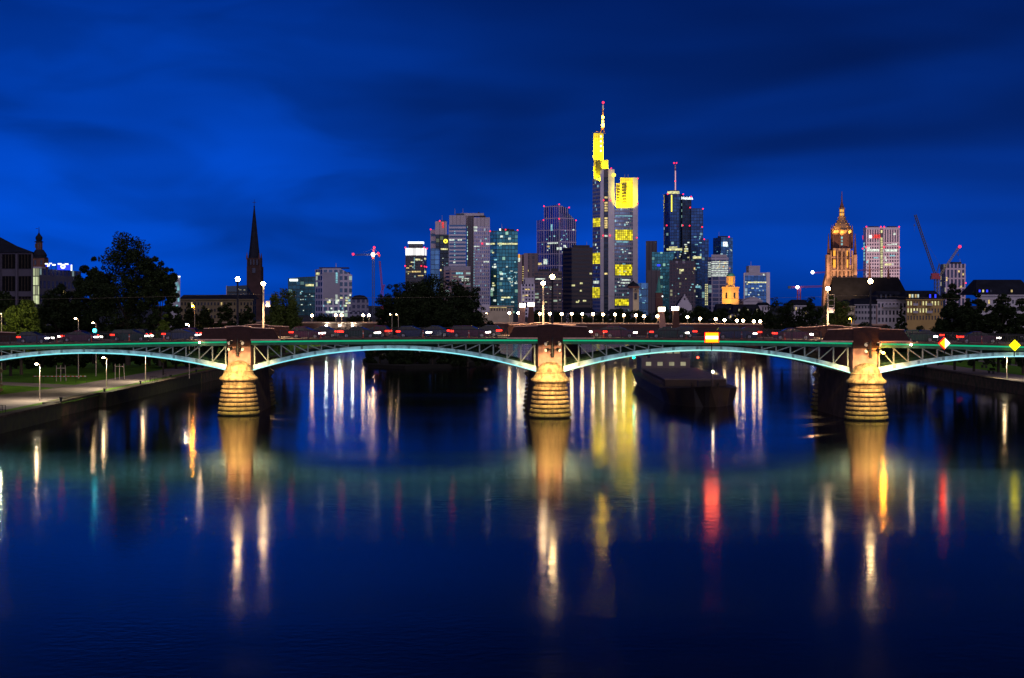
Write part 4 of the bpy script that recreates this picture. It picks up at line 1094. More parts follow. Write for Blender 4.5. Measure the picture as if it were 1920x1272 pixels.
for i, y in enumerate((168, 186, 204, 222, 240)):
    lb = 'squat dark mooring bollard on the left quay edge, %s from the camera' % ORD[i]
    if bol is None:
        bol = thing('mooring_bollard', lb, 'bollard', (LW - 0.75, y, GZ + 0.2), 'mooring bollards on the left quay')
        MB().lathe([(0.16, 0), (0.13, 0.08), (0.12, 0.3), (0.2, 0.36), (0.2, 0.44), (0.1, 0.48)], 0, 0, 0, 12).build('post', M_['dark_metal'], bol, True, world=False)
        index_kids(bol)
    else: dup(bol, (LW - 0.75, y, GZ + 0.2), lb)
# barrier tape fence on the lawn
r = thing('barrier_tape', 'red and white barrier tape fence on the lawn under the left arch', 'barrier', (X(60, 210), 212, GZ))
for k in range(6):
    x = X(62 + 20 * k, 212); MB().tube((x, 212, GZ), (x, 212, GZ + 1.0), 0.03, 0.03, 6).build('post', M_['dark_metal'], r)
def tape_mat():
    m, t, b = newmat('red and white tape'); tcx = t.nodes.new('ShaderNodeTexCoord'); sx = t.nodes.new('ShaderNodeSeparateXYZ'); t.links.new(tcx.outputs['Object'], sx.inputs[0])
    f = t.nodes.new('ShaderNodeMath'); f.operation = 'FRACT'; d = t.nodes.new('ShaderNodeMath'); d.operation = 'MULTIPLY'; d.inputs[1].default_value = 1.7
    t.links.new(sx.outputs[0], d.inputs[0]); t.links.new(d.outputs[0], f.inputs[0])
    g_ = t.nodes.new('ShaderNodeMath'); g_.operation = 'GREATER_THAN'; g_.inputs[1].default_value = 0.5; t.links.new(f.outputs[0], g_.inputs[0])
    mx_ = t.nodes.new('ShaderNodeMix'); mx_.data_type = 'RGBA'; t.links.new(g_.outputs[0], mx_.inputs['Factor']); mx_.inputs['A'].default_value = (0.6, 0.05, 0.03, 1); mx_.inputs['B'].default_value = (0.7, 0.7, 0.68, 1)
    t.links.new(mx_.outputs['Result'], b.inputs['Base Color']); return m
MB().box((X(62, 212) + X(162, 212)) / 2, 211.93, GZ + 0.92, X(162, 212) - X(62, 212), 0.02, 0.09).build('tape', tape_mat(), r)

# ------------------------------------------------------------------ towers and buildings
GB = 2.2
class Tower:
    def __init__(s, name, label, cat, D, cx, group=None):
        s.D = D; s.edges = []; s.root = thing(name, label, cat, (X(cx, D), D, GB), group)
    def foot(s, pts): return [(X(px, s.D + dd), s.D + dd) for px, dd in pts]
    def body(s, pts, ytop, m, ybase=None, name='facade', roof='roofdark', reg=True):
        w = s.foot(pts)
        zt = [Z(y, w[i][1]) for i, y in enumerate(ytop)] if isinstance(ytop, list) else Z(ytop, s.D)
        zb = GB if ybase is None else Z(ybase, s.D)
        o = MB().prism(w, zb, zt, top=False).build(name, M_[m] if isinstance(m, str) else m, s.root)
        zl = zt if isinstance(zt, list) else [zt] * len(w)
        MB().add([(p[0], p[1], zl[i] - 0.01) for i, p in enumerate(w)], [tuple(range(len(w)))]).build('roof', M_[roof], s.root)
        if reg:
            for i in range(len(w)): s.edges.append((w[i], w[(i + 1) % len(w)]))
        return o
    def hit(s, px):
        t = (px - CX) / F; best = None
        for p, q in s.edges:
            dx, dy = q[0] - p[0], q[1] - p[1]
            den = dx - t * dy
            if abs(den) < 1e-9: continue
            k = (t * p[1] - p[0]) / den
            if -1e-6 <= k <= 1 + 1e-6:
                y = p[1] + k * dy
                if best is None or y < best[0]: best = (y, (p, q))
        return best
    def pane(s, x0, x1, y0, y1, m, name='lit_window', out=0.35, ref=None):
        h = s.hit((x0 + x1) / 2 if ref is None else ref)
        if h is None: return None
        (p, q) = h[1]; dx, dy = q[0] - p[0], q[1] - p[1]; L = math.hypot(dx, dy); n = (dy / L, -dx / L)
        def at(px):
            t = (px - CX) / F; k = (t * p[1] - p[0]) / (dx - t * dy); return (p[0] + k * dx, p[1] + k * dy)
        a, b = at(x0), at(x1); D = h[0]; z0, z1 = Z(y1, D), Z(y0, D)
        vs = [(a[0] + n[0] * out, a[1] + n[1] * out, z0), (b[0] + n[0] * out, b[1] + n[1] * out, z0), (b[0], b[1], z0), (a[0], a[1], z0)]
        vs = vs + [(v[0], v[1], z1) for v in vs]
        w = math.dist(a, b)
        uv = [[(0, z0), (w, z0), (w, z1), (0, z1)]] + [[(0.02, 0.02)] * 4] * 4
        return MB().add(vs, [(0, 1, 5, 4), (1, 2, 6, 5), (3, 0, 4, 7), (4, 5, 6, 7), (3, 2, 1, 0)], uv).build(name, M_[m] if isinstance(m, str) else m, s.root)
    def rnd(s, n, x0, x1, y0, y1, w, h, mats, seed, gx=None, gy=None):
        g = random.Random(seed)
        for k in range(n):
            x = g.uniform(x0, x1 - w); y = g.uniform(y0, y1 - h)
            if gx: x = x0 + round((x - x0) / gx) * gx
            if gy: y = y0 + round((y - y0) / gy) * gy
            ww = w * g.choice((0.6, 1, 1, 1.7)); s.pane(x, min(x + ww, x1), y, y + h, g.choice(mats))
    def red(s, pts, dd=-2.0, r=None):
        for px, py in pts:
            D = s.D + dd; rr = r or 1.3 * D / F
            MB().ball((X(px, D), D, Z(py, D)), rr, 8).build('warning_lamp', M_['red_warn'], s.root)
    def bx(s, x0, x1, y0, y1, dd, depth, m, name):
        D = s.D + dd
        return MB().box((X(x0, D) + X(x1, D)) / 2, D + depth / 2, (Z(y0, D) + Z(y1, D)) / 2, X(x1, D) - X(x0, D), depth, Z(y0, D) - Z(y1, D)).build(name, M_[m] if isinstance(m, str) else m, s.root)
def rect(x0, x1, d0=0, d1=40): return [(x0, d0), (x1, d0), (x1, d1), (x0, d1)]
def text_mesh(s, size, name, m, parent, loc, depth=0.3):
    c = bpy.data.curves.new(name, 'FONT'); c.body = s; c.size = size; c.extrude = depth; c.align_x = 'CENTER'; c.align_y = 'CENTER'; c.offset = 0.0
    o = bpy.data.objects.new(name, c); COL.objects.link(o)
    dg = bpy.context.evaluated_depsgraph_get(); me = bpy.data.meshes.new_from_object(o.evaluated_get(dg))
    bpy.data.objects.remove(o); me.materials.clear(); me.materials.append(M_[m])
    q = bpy.data.objects.new(name, me); COL.objects.link(q); q.parent = parent
    g = ORG[parent]; q.location = (loc[0] - g[0], loc[1] - g[1], loc[2] - g[2]); q.rotation_euler = (R(90), 0, 0)
    return q
WL = ['win_white', 'win_white', 'win_yellow', 'win_cool']; WW = ['win_white', 'win_yellow', 'win_warm']; WC = ['win_cool', 'win_cool', 'win_white']
M_['sign_red'] = em('red backlit sign', (1.0, 0.03, 0.01), 1.05, False)
M_['sign_yellow'] = em('yellow backlit sign', (1.0, 0.85, 0.05), 2.5, False)
M_['sign_blue'] = em('blue backlit sign', (0.02, 0.04, 1.0), 1.6, False)
M_['band_white'] = facade('white lit hotel crown', (0.3, 0.3, 0.3), (0.5, 0.5, 0.5), 3.2, 60, 0.12, 0.0, p=2.0, lit=(1.0, 1.0, 0.95), ls=1.5, gm=0)

# hotel tower with white crown
M_['f_hotel'] = facade('dark hotel facade', (0.10, 0.085, 0.09), (0.03, 0.04, 0.05), 3.2, 3.6, 0.25, 0.3, 0.03)
t = Tower('hotel_tower', 'dark slim tower with a glowing white crown left of the twin silver slabs', 'tower', 2300, 780)
t.body([(760, 0), (795, 0), (800, 18), (765, 18)], 479, 'f_hotel'); t.body([(760, 0), (795, 0), (800, 18), (765, 18)], 465.5, 'band_white', 479, 'lit_crown')
t.body([(766, 4), (793, 4), (793, 16), (766, 16)], 457, 'f_hotel', 465.4, 'top_storey', reg=False); t.bx(765, 794, 453.5, 457, 1, 15, 'white_glow', 'roof_light')
t.rnd(13, 762, 794, 484, 520, 3, 1.6, WW, 1, 2.7, 3.6); t.pane(772, 789, 508.5, 511, 'win_warm'); t.pane(779, 788, 485.5, 488.5, 'win_yellow'); t.pane(795.5, 798.5, 484, 487, 'win_yellow', ref=797); t.pane(795.5, 798.5, 508, 512, 'win_yellow', ref=797)
for k in range(8): t.pane(776.2, 777.8, 483 + 2.9 * k, 484.6 + 2.9 * k, 'win_cool')
t.red([(760, 464.5), (795.5, 464.5), (800.5, 466.5), (759.8, 499), (790, 499), (796, 500), (799.5, 501)])

# stepped tower with red sign
M_['f_pink'] = facade('pale stone bands', (0.55, 0.46, 0.50), (0.05, 0.10, 0.16), 40, 10.5, 0.02, 0.62, 0)
M_['f_pinkplain'] = facade('pale stone cladding', (0.55, 0.46, 0.50), (0.40, 0.34, 0.38), 7, 80, 0.85, 0.0, 0, gm=0)
M_['f_blueglass'] = facade('blue curtain wall', (0.05, 0.08, 0.12), (0.12, 0.30, 0.48), 6, 7, 0.1, 0.12, 0.01)
M_['f_blackglass'] = facade('black curtain wall', (0.02, 0.025, 0.03), (0.04, 0.06, 0.07), 5, 6, 0.12, 0.15, 0.02, lit=(0.6, 0.7, 0.3), ls=0.3)
t = Tower('office_tower', 'stepped pale tower with a small red sign at its top and glass below', 'tower', 2150, 823)
t.body(rect(807, 819, 6, 40), 430.5, 'f_pink'); t.body(rect(816, 838, 0, 45), 415.5, 'f_pinkplain', 440, 'upper_block'); t.body(rect(807.2, 824, -2, 40), 467, 'f_blueglass', None, 'glass_base'); t.body(rect(817, 837, 1, 45), 440, 'f_blackglass', 467, 'mid_block')
text_mesh('S', 7.2, 'sign_letter', 'sign_red', t.root, (X(830.5, 2149), 2149, Z(424.5, 2149))); MB().ball((X(830.5, 2149), 2149, Z(418.8, 2149)), 1.3, 8).build('sign_dot', M_['sign_red'], t.root)
t.red([(824.5, 414.5), (807.5, 430.5)]); t.bx(820, 836, 413.8, 415.5, 6, 20, 'roofdark', 'roof_plant')

t = Tower('office_block', 'narrow black glass block with a glowing yellow ring sign', 'tower', 2080, 833)
t.body(rect(824.5, 842, 0, 30), 440, 'f_blackglass')
c3 = (X(835.5, 2078), 2078, Z(452.5, 2078))
q = MB(); n = 12
for k in range(n):
    a, b = 2 * math.pi * k / n, 2 * math.pi * (k + 1) / n
    q.slab([(c3[0] + r_ * math.cos(u), c3[2] + r_ * math.sin(u)) for r_, u in ((2.9, a), (2.9, b), (1.3, b), (1.3, a))][::-1], 2077.4, 2078.4)
q.build('ring_sign', M_['sign_yellow'], t.root); t.pane(826.5, 839.5, 466, 468.8, 'win_yellow'); t.pane(825, 828, 505, 508.5, 'win_warm'); t.rnd(6, 826, 841, 475, 515, 1.5, 1.2, WC, 3)

# twin silver slabs
M_['f_silver1'] = facade('silver banded facade', (0.62, 0.58, 0.66), (0.04, 0.12, 0.24), 30, 5.0, 0.02, 0.5, 0, gm=0.5)
M_['f_silver2'] = facade('silver grid facade', (0.62, 0.54, 0.60), (0.16, 0.20, 0.34), 2.6, 5.0, 0.42, 0.34, 0.05, lit=(0.6, 0.85, 0.9), ls=0.3, gm=0.5)
M_['f_silverplain'] = facade('silver cladding', (0.50, 0.44, 0.47), (0.42, 0.37, 0.40), 5, 90, 0.8, 0.0, 0, gm=0)
M_['f_stairglass'] = facade('lit stair glazing', (0.1, 0.12, 0.12), (0.1, 0.2, 0.2), 4, 3.6, 0.2, 0.3, 0.8, lit=(0.55, 0.95, 0.85), ls=0.9)
M_['f_darkslot'] = facade('dark recess cladding', (0.10, 0.085, 0.10), (0.07, 0.06, 0.075), 6, 40, 0.8, 0, 0, gm=0)
t = Tower('office_tower', 'pair of joined silver slabs with banded and gridded faces and a dark slot between them', 'tower', 2000, 880)
t.body(rect(841.5, 873.5, 0, 40), 422, 'f_silver1', None); t.body(rect(842.5, 873, 0, 40), 404, 'f_silverplain', 422.0, 'top_cladding', reg=False); t.body(rect(874.5, 881, 8, 40), 424, 'f_stairglass', None, 'stair_glazing'); t.body(rect(873.2, 882, 9, 40), 405, 'f_silverplain', 424.2, 'stair_head', reg=False)
t.body(rect(877, 889, 5, 50), 405.5, 'f_darkslot', None, 'dark_slot'); t.body(rect(888, 918.5, 0, 45), 425, 'f_silver2', None); t.body(rect(888.2, 918.5, 0, 45), 408, 'f_silverplain', 425.0, 'top_cladding', reg=False)
t.bx(863, 907, 400, 405, 12, 25, 'f_silverplain', 'roof_plant'); t.bx(896, 899, 397.8, 400, 12, 5, 'roofdark', 'roof_plant'); t.bx(855, 870, 400.5, 404, 8, 18, 'f_blueglass', 'roof_plant')
for y in (434, 437.5, 450.5, 454.5, 458, 462, 470, 478, 486): t.pane(851.5, 853.5, y, y + 1.5, 'win_cool')
t.pane(842.5, 852, 449, 451.5, 'win_white'); t.pane(858, 866, 449, 451.5, 'win_white'); t.pane(850, 854, 491, 493.5, 'win_white')
t.pane(888.5, 895, 425, 428.5, 'win_white'); t.pane(888.5, 894.5, 431, 434, 'win_white'); t.pane(888.5, 899, 461.5, 463, 'win_white'); t.pane(907, 917, 490, 492.5, 'win_white'); t.pane(911, 918, 456, 459.5, 'win_white')
for k in range(14): t.pane(888.4, 889.4, 470 + 5 * k, 472 + 5 * k, 'win_cool')
t.rnd(9, 890, 917, 440, 540, 2, 1.7, WC, 5); t.red([(904, 457)], r=1.0)
M_['f_lowpink'] = facade('low pink facade', (0.40, 0.28, 0.27), (0.06, 0.09, 0.12), 9, 4.4, 0.3, 0.5, 0.12, lit=(0.6, 0.9, 0.8), ls=0.5)
t = Tower('office_block', 'low pinkish block with lit storeys standing before the silver slabs', 'building', 1850, 858)
t.body([(832, 6), (845, 0), (882, 0), (882, 30), (832, 30)], 507, 'f_lowpink'); t.body([(832, 6), (845, 0), (882, 0), (882, 30), (832, 30)], 499.5, 'grey_plaster', 507, 'attic', reg=False)
t.pane(855, 868, 511, 514.5, 'win_cool'); t.pane(866, 879, 522, 527.5, 'win_white'); t.pane(849, 857, 518, 520, 'win_dim')

# teal glass tower
M_['f_teal'] = facade('teal curtain wall', (0.02, 0.07, 0.08), (0.05, 0.26, 0.28), 4.0, 4.6, 0.12, 0.16, 0.035, lit=(0.5, 0.9, 0.6), ls=0.5)
t = Tower('office_tower', 'wide teal glass tower with scattered lit rooms and a lit storey near its top', 'tower', 1900, 945)
t.body([(919, 4), (932, 0), (971, 0), (971, 40), (919, 40)], [433, 432.5, 433.5, 434, 433], 'f_teal')
t.pane(933, 970.5, 456, 459, 'win_yellow'); t.pane(919.5, 928, 456, 459, 'win_yellow', ref=924); t.rnd(26, 920, 970, 442, 575, 3.2, 2.6, WL, 7, 3.2, 4.4); t.rnd(26, 953, 970, 508, 533, 1.8, 1.2, ['win_cool', 'win_white'], 8, 1.8, 2.4); t.pane(940, 957, 557, 559.5, 'win_yellow')
for x, y in ((921, 540), (938, 442), (953, 446), (938, 512), (938, 521), (938, 543), (926, 499), (925, 562)): t.pane(x, x + 5.0, y, y + 4.0, 'win_white')
t.red([(948, 431), (970.5, 432), (919, 434)]); t.bx(936.5, 939, 429, 433, 3, 3, 'white_glow', 'roof_light')

# brown tower with lit corner
M_['f_brown'] = facade('brown cladding', (0.16, 0.115, 0.12), (0.06, 0.05, 0.06), 6, 5, 0.55, 0.2, 0.0, gm=0.2)
M_['f_brownplain'] = facade('plain brown cladding', (0.30, 0.22, 0.24), (0.26, 0.19, 0.21), 8, 30, 0.85, 0.0, 0, gm=0)
t = Tower('office_tower', 'brown tower with a bright orange lit top corner, right of the teal glass tower', 'tower', 1750, 990)
t.body(rect(971, 979, 0, 30), 478, 'f_brownplain'); t.body(rect(978, 984, 5, 30), 477, 'f_darkslot', None, 'dark_slot'); t.body(rect(983, 1009, 0, 35), 475, 'f_brown'); t.body(rect(982, 990, -1.5, 20), 475.6, 'f_brownplain', None, 'corner_pier', reg=False)
t.bx(971.5, 975, 484, 491, -2, 2, 'win_white', 'corner_light'); t.bx(972, 974.5, 477, 484, -2, 2, 'win_orange', 'corner_light')
t.pane(987, 991, 506, 509.5, 'win_warm'); 
for k in range(7): t.pane(979.5, 982.5, 500 + 4.2 * k, 501.4 + 4.2 * k, 'win_warm')
# white small block
M_['f_whitegrid'] = facade('white window grid', (0.66, 0.60, 0.70), (0.05, 0.05, 0.09), 2.6, 3.0, 0.4, 0.35, 0.05, lit=(1, 0.85, 0.5), ls=0.5, gm=0.2)
t = Tower('office_block', 'small white gridded office block below the brown tower', 'building', 1250, 990)
t.body(rect(977, 1003, 0, 20), 533, 'f_whitegrid'); t.body(rect(981, 1002, 2, 18), 521, 'plaster', 533, 'upper_box', reg=False); t.bx(982.5, 984, 524, 532.5, 1.6, 1, 'window_dark', 'window')
t.pane(984.5, 988, 542, 544, 'win_warm'); t.pane(989, 993, 542, 544, 'win_warm'); t.pane(983, 990, 553, 555, 'win_warm')

# white grid tower with chamfered top
M_['f_taunus'] = facade('white grid curtain wall', (0.62, 0.52, 0.66), (0.10, 0.20, 0.42), 4.1, 17.5, 0.24, 0.07, 0.0, gm=0.9)
t = Tower('office_tower', 'white gridded glass tower with a sloping chamfered top and red lamps', 'tower', 2200, 1044)
t.body([(1020, 20), (1048.5, 0), (1080.5, 22), (1052, 42)], [388, 383.5, 414.5, 402], 'f_taunus'); t.body([(1006.5, 30), (1020.2, 20.2), (1036, 34), (1016, 50)], [414, 411, 411, 414], 'f_taunus', None, 'side_wing')
t.body([(1052, 1.5), (1066, 11), (1066, 30), (1050, 20)], [386, 391, 391, 386], 'f_taunus', 400, 'top_fin', reg=False)
t.bx(1047.8, 1049.3, 384, 600, -2.2, 1.5, 'plaster', 'corner_pier')
t.red([(1020, 387), (1048.5, 383.5), (1067, 389.5), (1019, 413), (1048.5, 410.5), (1080, 413.5)])
t.pane(1033, 1036, 421, 433, 'win_cool'); t.pane(1027, 1046, 455, 457.5, 'win_white'); t.pane(1044, 1053, 464, 469, 'win_white'); t.pane(1019, 1026, 486, 496, 'win_white'); t.pane(1007, 1015, 493, 497, 'win_warm', ref=1010); t.pane(1056.5, 1061, 460, 464, 'win_white'); t.pane(1026, 1030, 461, 464, 'win_warm')
t.rnd(12, 1050, 1079, 430, 480, 1.8, 1.8, WC, 9); t.rnd(10, 1010, 1046, 440, 500, 1.8, 2, WC, 10)
M_['f_lowbrown'] = facade('low brown facade', (0.13, 0.085, 0.085), (0.05, 0.05, 0.06), 5, 3.6, 0.2, 0.45, 0.06, lit=(0.75, 0.95, 0.7), ls=0.45)
t = Tower('office_block', 'low brown block with lit office storeys below the white grid tower', 'building', 1600, 1028)
t.body(rect(1001, 1054, 0, 30), 509, 'f_lowbrown'); t.pane(1004, 1022, 522.3, 524.5, 'win_white'); t.rnd(14, 1004, 1052, 514, 568, 2.4, 1.3, WL, 12, None, 4); t.pane(1040, 1052, 522, 525, 'win_dim')
# dark brown block
M_['f_darkbrown'] = facade('dark brown banded facade', (0.050, 0.036, 0.040), (0.012, 0.012, 0.016), 40, 5.0, 0.03, 0.5, 0.0, gm=0.2)
t = Tower('office_tower', 'dark brown block with thin horizontal bands left of the tallest tower', 'tower', 1800, 1082)
t.body([(1055, 14), (1072, 0), (1111, 0), (1111, 40), (1060, 40)], [466, 464, 464, 464, 465], 'f_darkbrown')
for x, y, w_ in ((1072, 534, 6), (1087.5, 530, 5), (1087.5, 544, 3.5), (1105.5, 512, 4), (1080, 565, 5), (1093, 563, 6), (1084, 563, 2.5)): t.pane(x, x + w_, y, y + 3, 'win_yellow')

# tallest tower
M_['f_cb_glass'] = facade('blue grey tower glass', (0.36, 0.34, 0.42), (0.24, 0.36, 0.50), 3.0, 6.0, 0.2, 0.42, 0.07, lit=(0.45, 0.85, 0.85), ls=0.5, gm=0.7)
M_['f_cb_white'] = facade('pale tower cladding', (0.78, 0.72, 0.78), (0.66, 0.62, 0.68), 7.5, 6.5, 0.9, 0.92, 0, gm=0)
M_['f_cb_dark'] = facade('dark lift strip', (0.05, 0.05, 0.065), (0.03, 0.05, 0.08), 8, 5.0, 0.12, 0.25, 0.0, gm=0.6)
M_['crown'] = facade('flood yellow crown cladding', (0.80, 0.68, 0.10), (0.62, 0.52, 0.06), 3.4, 5.2, 0.25, 0.2, 0, gm=0)  # yellow of the flood lights is painted into the cladding
M_['louvre'] = mat('dark louvres', (0.05, 0.045, 0.02), 0.6)
t = Tower('skyscraper', 'tallest skyscraper with pale corner strips, yellow lit crowns and a mast', 'skyscraper', 2300, 1150)
t.body([(1111, 22), (1126, 3), (1128, 40), (1113, 45)], [337, 333, 333, 337], 'f_cb_glass', None, 'left_wing')
t.body([(1152, 4), (1187, 10), (1187, 60), (1152, 60)], [392, 388, 388, 392], 'f_cb_glass', None, 'right_wing')
t.body([(1125.5, 1), (1132, -2), (1132, 40), (1125.5, 40)], [320, 317, 317, 320], 'f_cb_white', None, 'corner_strip', reg=False); t.body([(1140.5, -2), (1152, 2), (1152, 40), (1140.5, 40)], [317, 318, 318, 317], 'f_cb_white', None, 'corner_strip', reg=False)
t.body([(1131.8, 1), (1140.8, 1), (1140.8, 38), (1131.8, 38)], 317.5, 'f_cb_dark', None, 'lift_strip'); t.body([(1186.5, 8), (1196, 14), (1196, 50), (1186.5, 50)], [333, 333.5, 333.5, 333], 'f_cb_white', None, 'corner_strip', reg=False)
t.bx(1131.5, 1141, 317.2, 333, -1.5, 2, 'f_darkslot', 'strip_head')
# yellow lit crowns
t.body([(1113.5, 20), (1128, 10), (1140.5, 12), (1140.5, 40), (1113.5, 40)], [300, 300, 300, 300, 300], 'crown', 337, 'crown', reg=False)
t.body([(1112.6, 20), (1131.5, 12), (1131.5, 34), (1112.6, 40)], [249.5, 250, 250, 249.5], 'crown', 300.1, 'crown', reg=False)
for k in range(4): t.bx(1125.6, 1127.8, 254.5 + 9 * k, 257.5 + 9 * k, 6.5, 3, 'white_glow', 'crown_window')
t.bx(1112.4, 1114, 312, 320, 14, 8, 'crown', 'crown_fin'); t.bx(1117, 1126, 303, 330, 10.2, 2, 'louvre', 'louvre_panel')
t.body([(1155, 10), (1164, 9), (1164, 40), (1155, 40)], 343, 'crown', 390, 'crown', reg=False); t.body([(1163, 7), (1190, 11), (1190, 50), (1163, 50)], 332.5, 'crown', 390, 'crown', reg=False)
for k in range(7): t.bx(1166, 1175, 346 + 5.4 * k, 348.4 + 5.4 * k, 6.2, 2.4, 'louvre', 'louvre_panel')
for k in range(6): t.bx(1156, 1162, 349 + 5.4 * k, 351 + 5.4 * k, 7.8, 2.4, 'louvre', 'louvre_panel')
for x in (1171, 1177.5): t.bx(x, x + 0.7, 327, 333, 25, 0.6, 'pale_metal', 'aerial')
D = 2322
q = MB()
for s in (-1, 1): q.tube((X(1129.6, D) + s * 2.6, D, Z(250, D)), (X(1130.2, D), D, Z(231, D)), 1.0, 1.1, 6)
q.tube((X(1130.2, D), D, Z(244, D)), (X(1130.4, D), D, Z(212, D)), 1.9, 1.2, 8); q.tube((X(1130.4, D), D, Z(212, D)), (X(1130.6, D), D, Z(196, D)), 1.2, 0.7, 8); q.tube((X(1117, D), D, Z(246.5, D)), (X(1126, D), D, Z(249, D)), 0.45, 0.45, 6)
M_['mast_red'] = mat('red and yellow mast', (0.85, 0.36, 0.08), 0.5, 0, 0.3, 0.2)
q.build('mast', M_['mast_red'], t.root)
for y, rr in ((220.5, 1.8), (235, 2.4), (228, 1.3)): MB().ball((X(1130.2, D), D - 2, Z(y, D)), rr, 10, 1.5).build('mast_light', em('mast flood lamp', (1.0, 0.66, 0.02), 40, False), t.root)
MB().tube((X(1130.6, D), D - 1, Z(205, D)), (X(1130.6, D), D - 1, Z(197.5, D)), 1.3, 1.0, 8).build('mast_head', M_['white_paint'], t.root)
t.red([(1131, 192.5)], 20, 1.9); t.red([(1146, 316), (1131.8, 376), (1145, 376), (1196, 335), (1195.5, 382), (1131, 442), (1144, 442), (1194, 446)], -4)
# ring emblem
c3 = (X(1151, 2296), 2296, Z(328.5, 2296)); q = MB()
for k in range(8):
    a, b = 2 * math.pi * k / 8, 2 * math.pi * (k + 1) / 8
    q.slab([(c3[0] + r_ * math.cos(u), c3[2] + r_ * math.sin(u)) for r_, u in ((3.1, a), (3.1, b), (1.5, b), (1.5, a))][::-1], 2295.2, 2296.4)
q.build('ring_emblem', M_['sign_yellow'], t.root)
for x0, x1, y0, y1 in ((1112, 1126, 409, 425.5), (1111.6, 1125.5, 474.5, 495), (1111.2, 1125, 539, 559)): t.pane(x0, x1, y0, y1, 'garden', 'winter_garden', ref=1119)
for x0, x1, y0, y1 in ((1153.5, 1186, 431, 451), (1153, 1185, 496, 516.5), (1152.5, 1179, 561, 573)): t.pane(x0, x1, y0, y1, 'garden', 'winter_garden', ref=1165)
for y in (369, 379, 384, 389, 393.5, 408, 413, 417, 421, 425, 441, 512): t.pane(1133.5, 1139, y, y + 3.2, 'win_warm' if y not in (441,) else 'win_white')
t.rnd(22, 1154, 1186, 396, 560, 3, 1.6, WC, 13, 2.2, 3.4); t.pane(1154, 1185, 404.5, 406, 'win_cool'); t.pane(1156, 1178, 453, 455, 'win_cool'); t.pane(1166, 1182, 524, 526.5, 'win_white'); t.pane(1164, 1181, 529.5, 532, 'win_white'); t.pane(1113, 1123, 527, 532, 'win_white', ref=1119)
for x, y in ((1116, 457), (1119, 464), (1116, 459)): t.pane(x, x + 2, y, y + 2, 'win_white', ref=1119)
# flood lights of the crowns (yellow)
def crown_light(px, py, dd, tx, ty, tdd, power, col=(1.0, 0.80, 0.0), D=2300, size=70):
    a = (X(px, D + dd), D + dd, Z(py, D + dd)); b = (X(tx, D + tdd), D + tdd, Z(ty, D + tdd))
    spot(a, b, power, col, size, 0.7, 1.0)
for px in (1167, 1176, 1185): crown_light(px, 391.5, 1, px, 356, 9, 0.6e5, size=125)
for px in (1171, 1182): crown_light(px, 398, -26, px, 362, 9, 1.9e5, size=66)
crown_light(1159, 391.5, 2, 1159, 362, 10, 0.9e5, size=120)
for px in (1116, 1122, 1128): crown_light(px, 301, 4, px, 272, 14, 1.2e5, size=125)
for px in (1116, 1123): crown_light(px, 339, 4, px, 318, 12, 0.9e5, size=120)
crown_light(1136, 317, 3, 1136, 305, 12, 0.35e5, size=125)

# dark group between
t = Tower('office_tower', 'narrow dark tower right of the tallest skyscraper', 'tower', 2500, 1221)
t.body(rect(1211, 1232, 0, 40), 452, 'f_darkslot')
t = Tower('office_block', 'teal glass block before the narrow dark tower', 'building', 2200, 1242)
t.body(rect(1222, 1264, 0, 40), 473, 'f_teal'); t.rnd(7, 1224, 1260, 480, 550, 1.6, 1.4, WC, 15); t.pane(1232, 1238, 496, 499.5, 'sign_blue')
t = Tower('office_block', 'low dark plain block before the teal glass block', 'building', 1900, 1225)
t.body(rect(1213.5, 1238, 0, 40), 507, 'f_darkslot')
t = Tower('office_block', 'low glass block at the foot of the tallest skyscraper', 'building', 1500, 1200)
t.body(rect(1190, 1215, 0, 30), 531, 'f_blueglass'); t.rnd(7, 1192, 1213, 540, 570, 1.8, 1.4, WC, 16)

# round tower with mast
M_['f_main'] = facade('dark blue curtain wall', (0.015, 0.03, 0.07), (0.03, 0.09, 0.22), 4.2, 4.4, 0.14, 0.16, 0.02, lit=(0.5, 0.9, 0.8), ls=0.4)
M_['f_mainblack'] = facade('black blue curtain wall', (0.008, 0.012, 0.025), (0.012, 0.03, 0.06), 4.2, 4.4, 0.14, 0.16, 0.03, lit=(0.6, 0.9, 0.7), ls=0.4)
t = Tower('skyscraper', 'dark blue round tower with a red and white mast and a square wing beside it', 'skyscraper', 2200, 1280)
D = 2218; cxr = X(1262.5, D); rr = 18.3 / F * D
pts = [(cxr + rr * math.cos(a), D + rr * math.sin(a)) for a in [2 * math.pi * k / 28 for k in range(28)]]
MB().prism(pts, GB, Z(365, D)).build('round_shaft', M_['f_main'], t.root)
for i in range(28): t.edges.append((pts[i], pts[(i + 1) % 28]))
pts2 = [(cxr + rr * .62 * math.cos(a), D + rr * .62 * math.sin(a)) for a in [2 * math.pi * k / 20 for k in range(20)]]
MB().prism(pts2, Z(365.0, D) + 0.02, Z(359.5, D)).build('lit_top_storey', M_['win_yellow'], t.root); MB().prism(pts2, Z(359.4, D), Z(358, D)).build('roof', M_['roofdark'], t.root)
t.body(rect(1279, 1296.5, 6, 40), 368, 'f_mainblack', None, 'core'); t.body(rect(1295.5, 1318.5, 0, 44), 391, 'f_main', None, 'square_wing')
text_mesh('Helaba', 6.2, 'sign_text', 'white_glow', t.root, (X(1288.5, 2204), 2204, Z(372, 2204)))
q = MB(); q.tube((X(1266, D), D, Z(359, D)), (X(1266, D), D, Z(320, D)), 1.3, 1.1, 10); q.build('mast', M_['white_paint'], t.root)
MB().tube((X(1266, D), D, Z(320, D)), (X(1266, D), D, Z(307, D)), 1.1, 0.8, 10).build('mast_tip', M_['crane_red'], t.root)
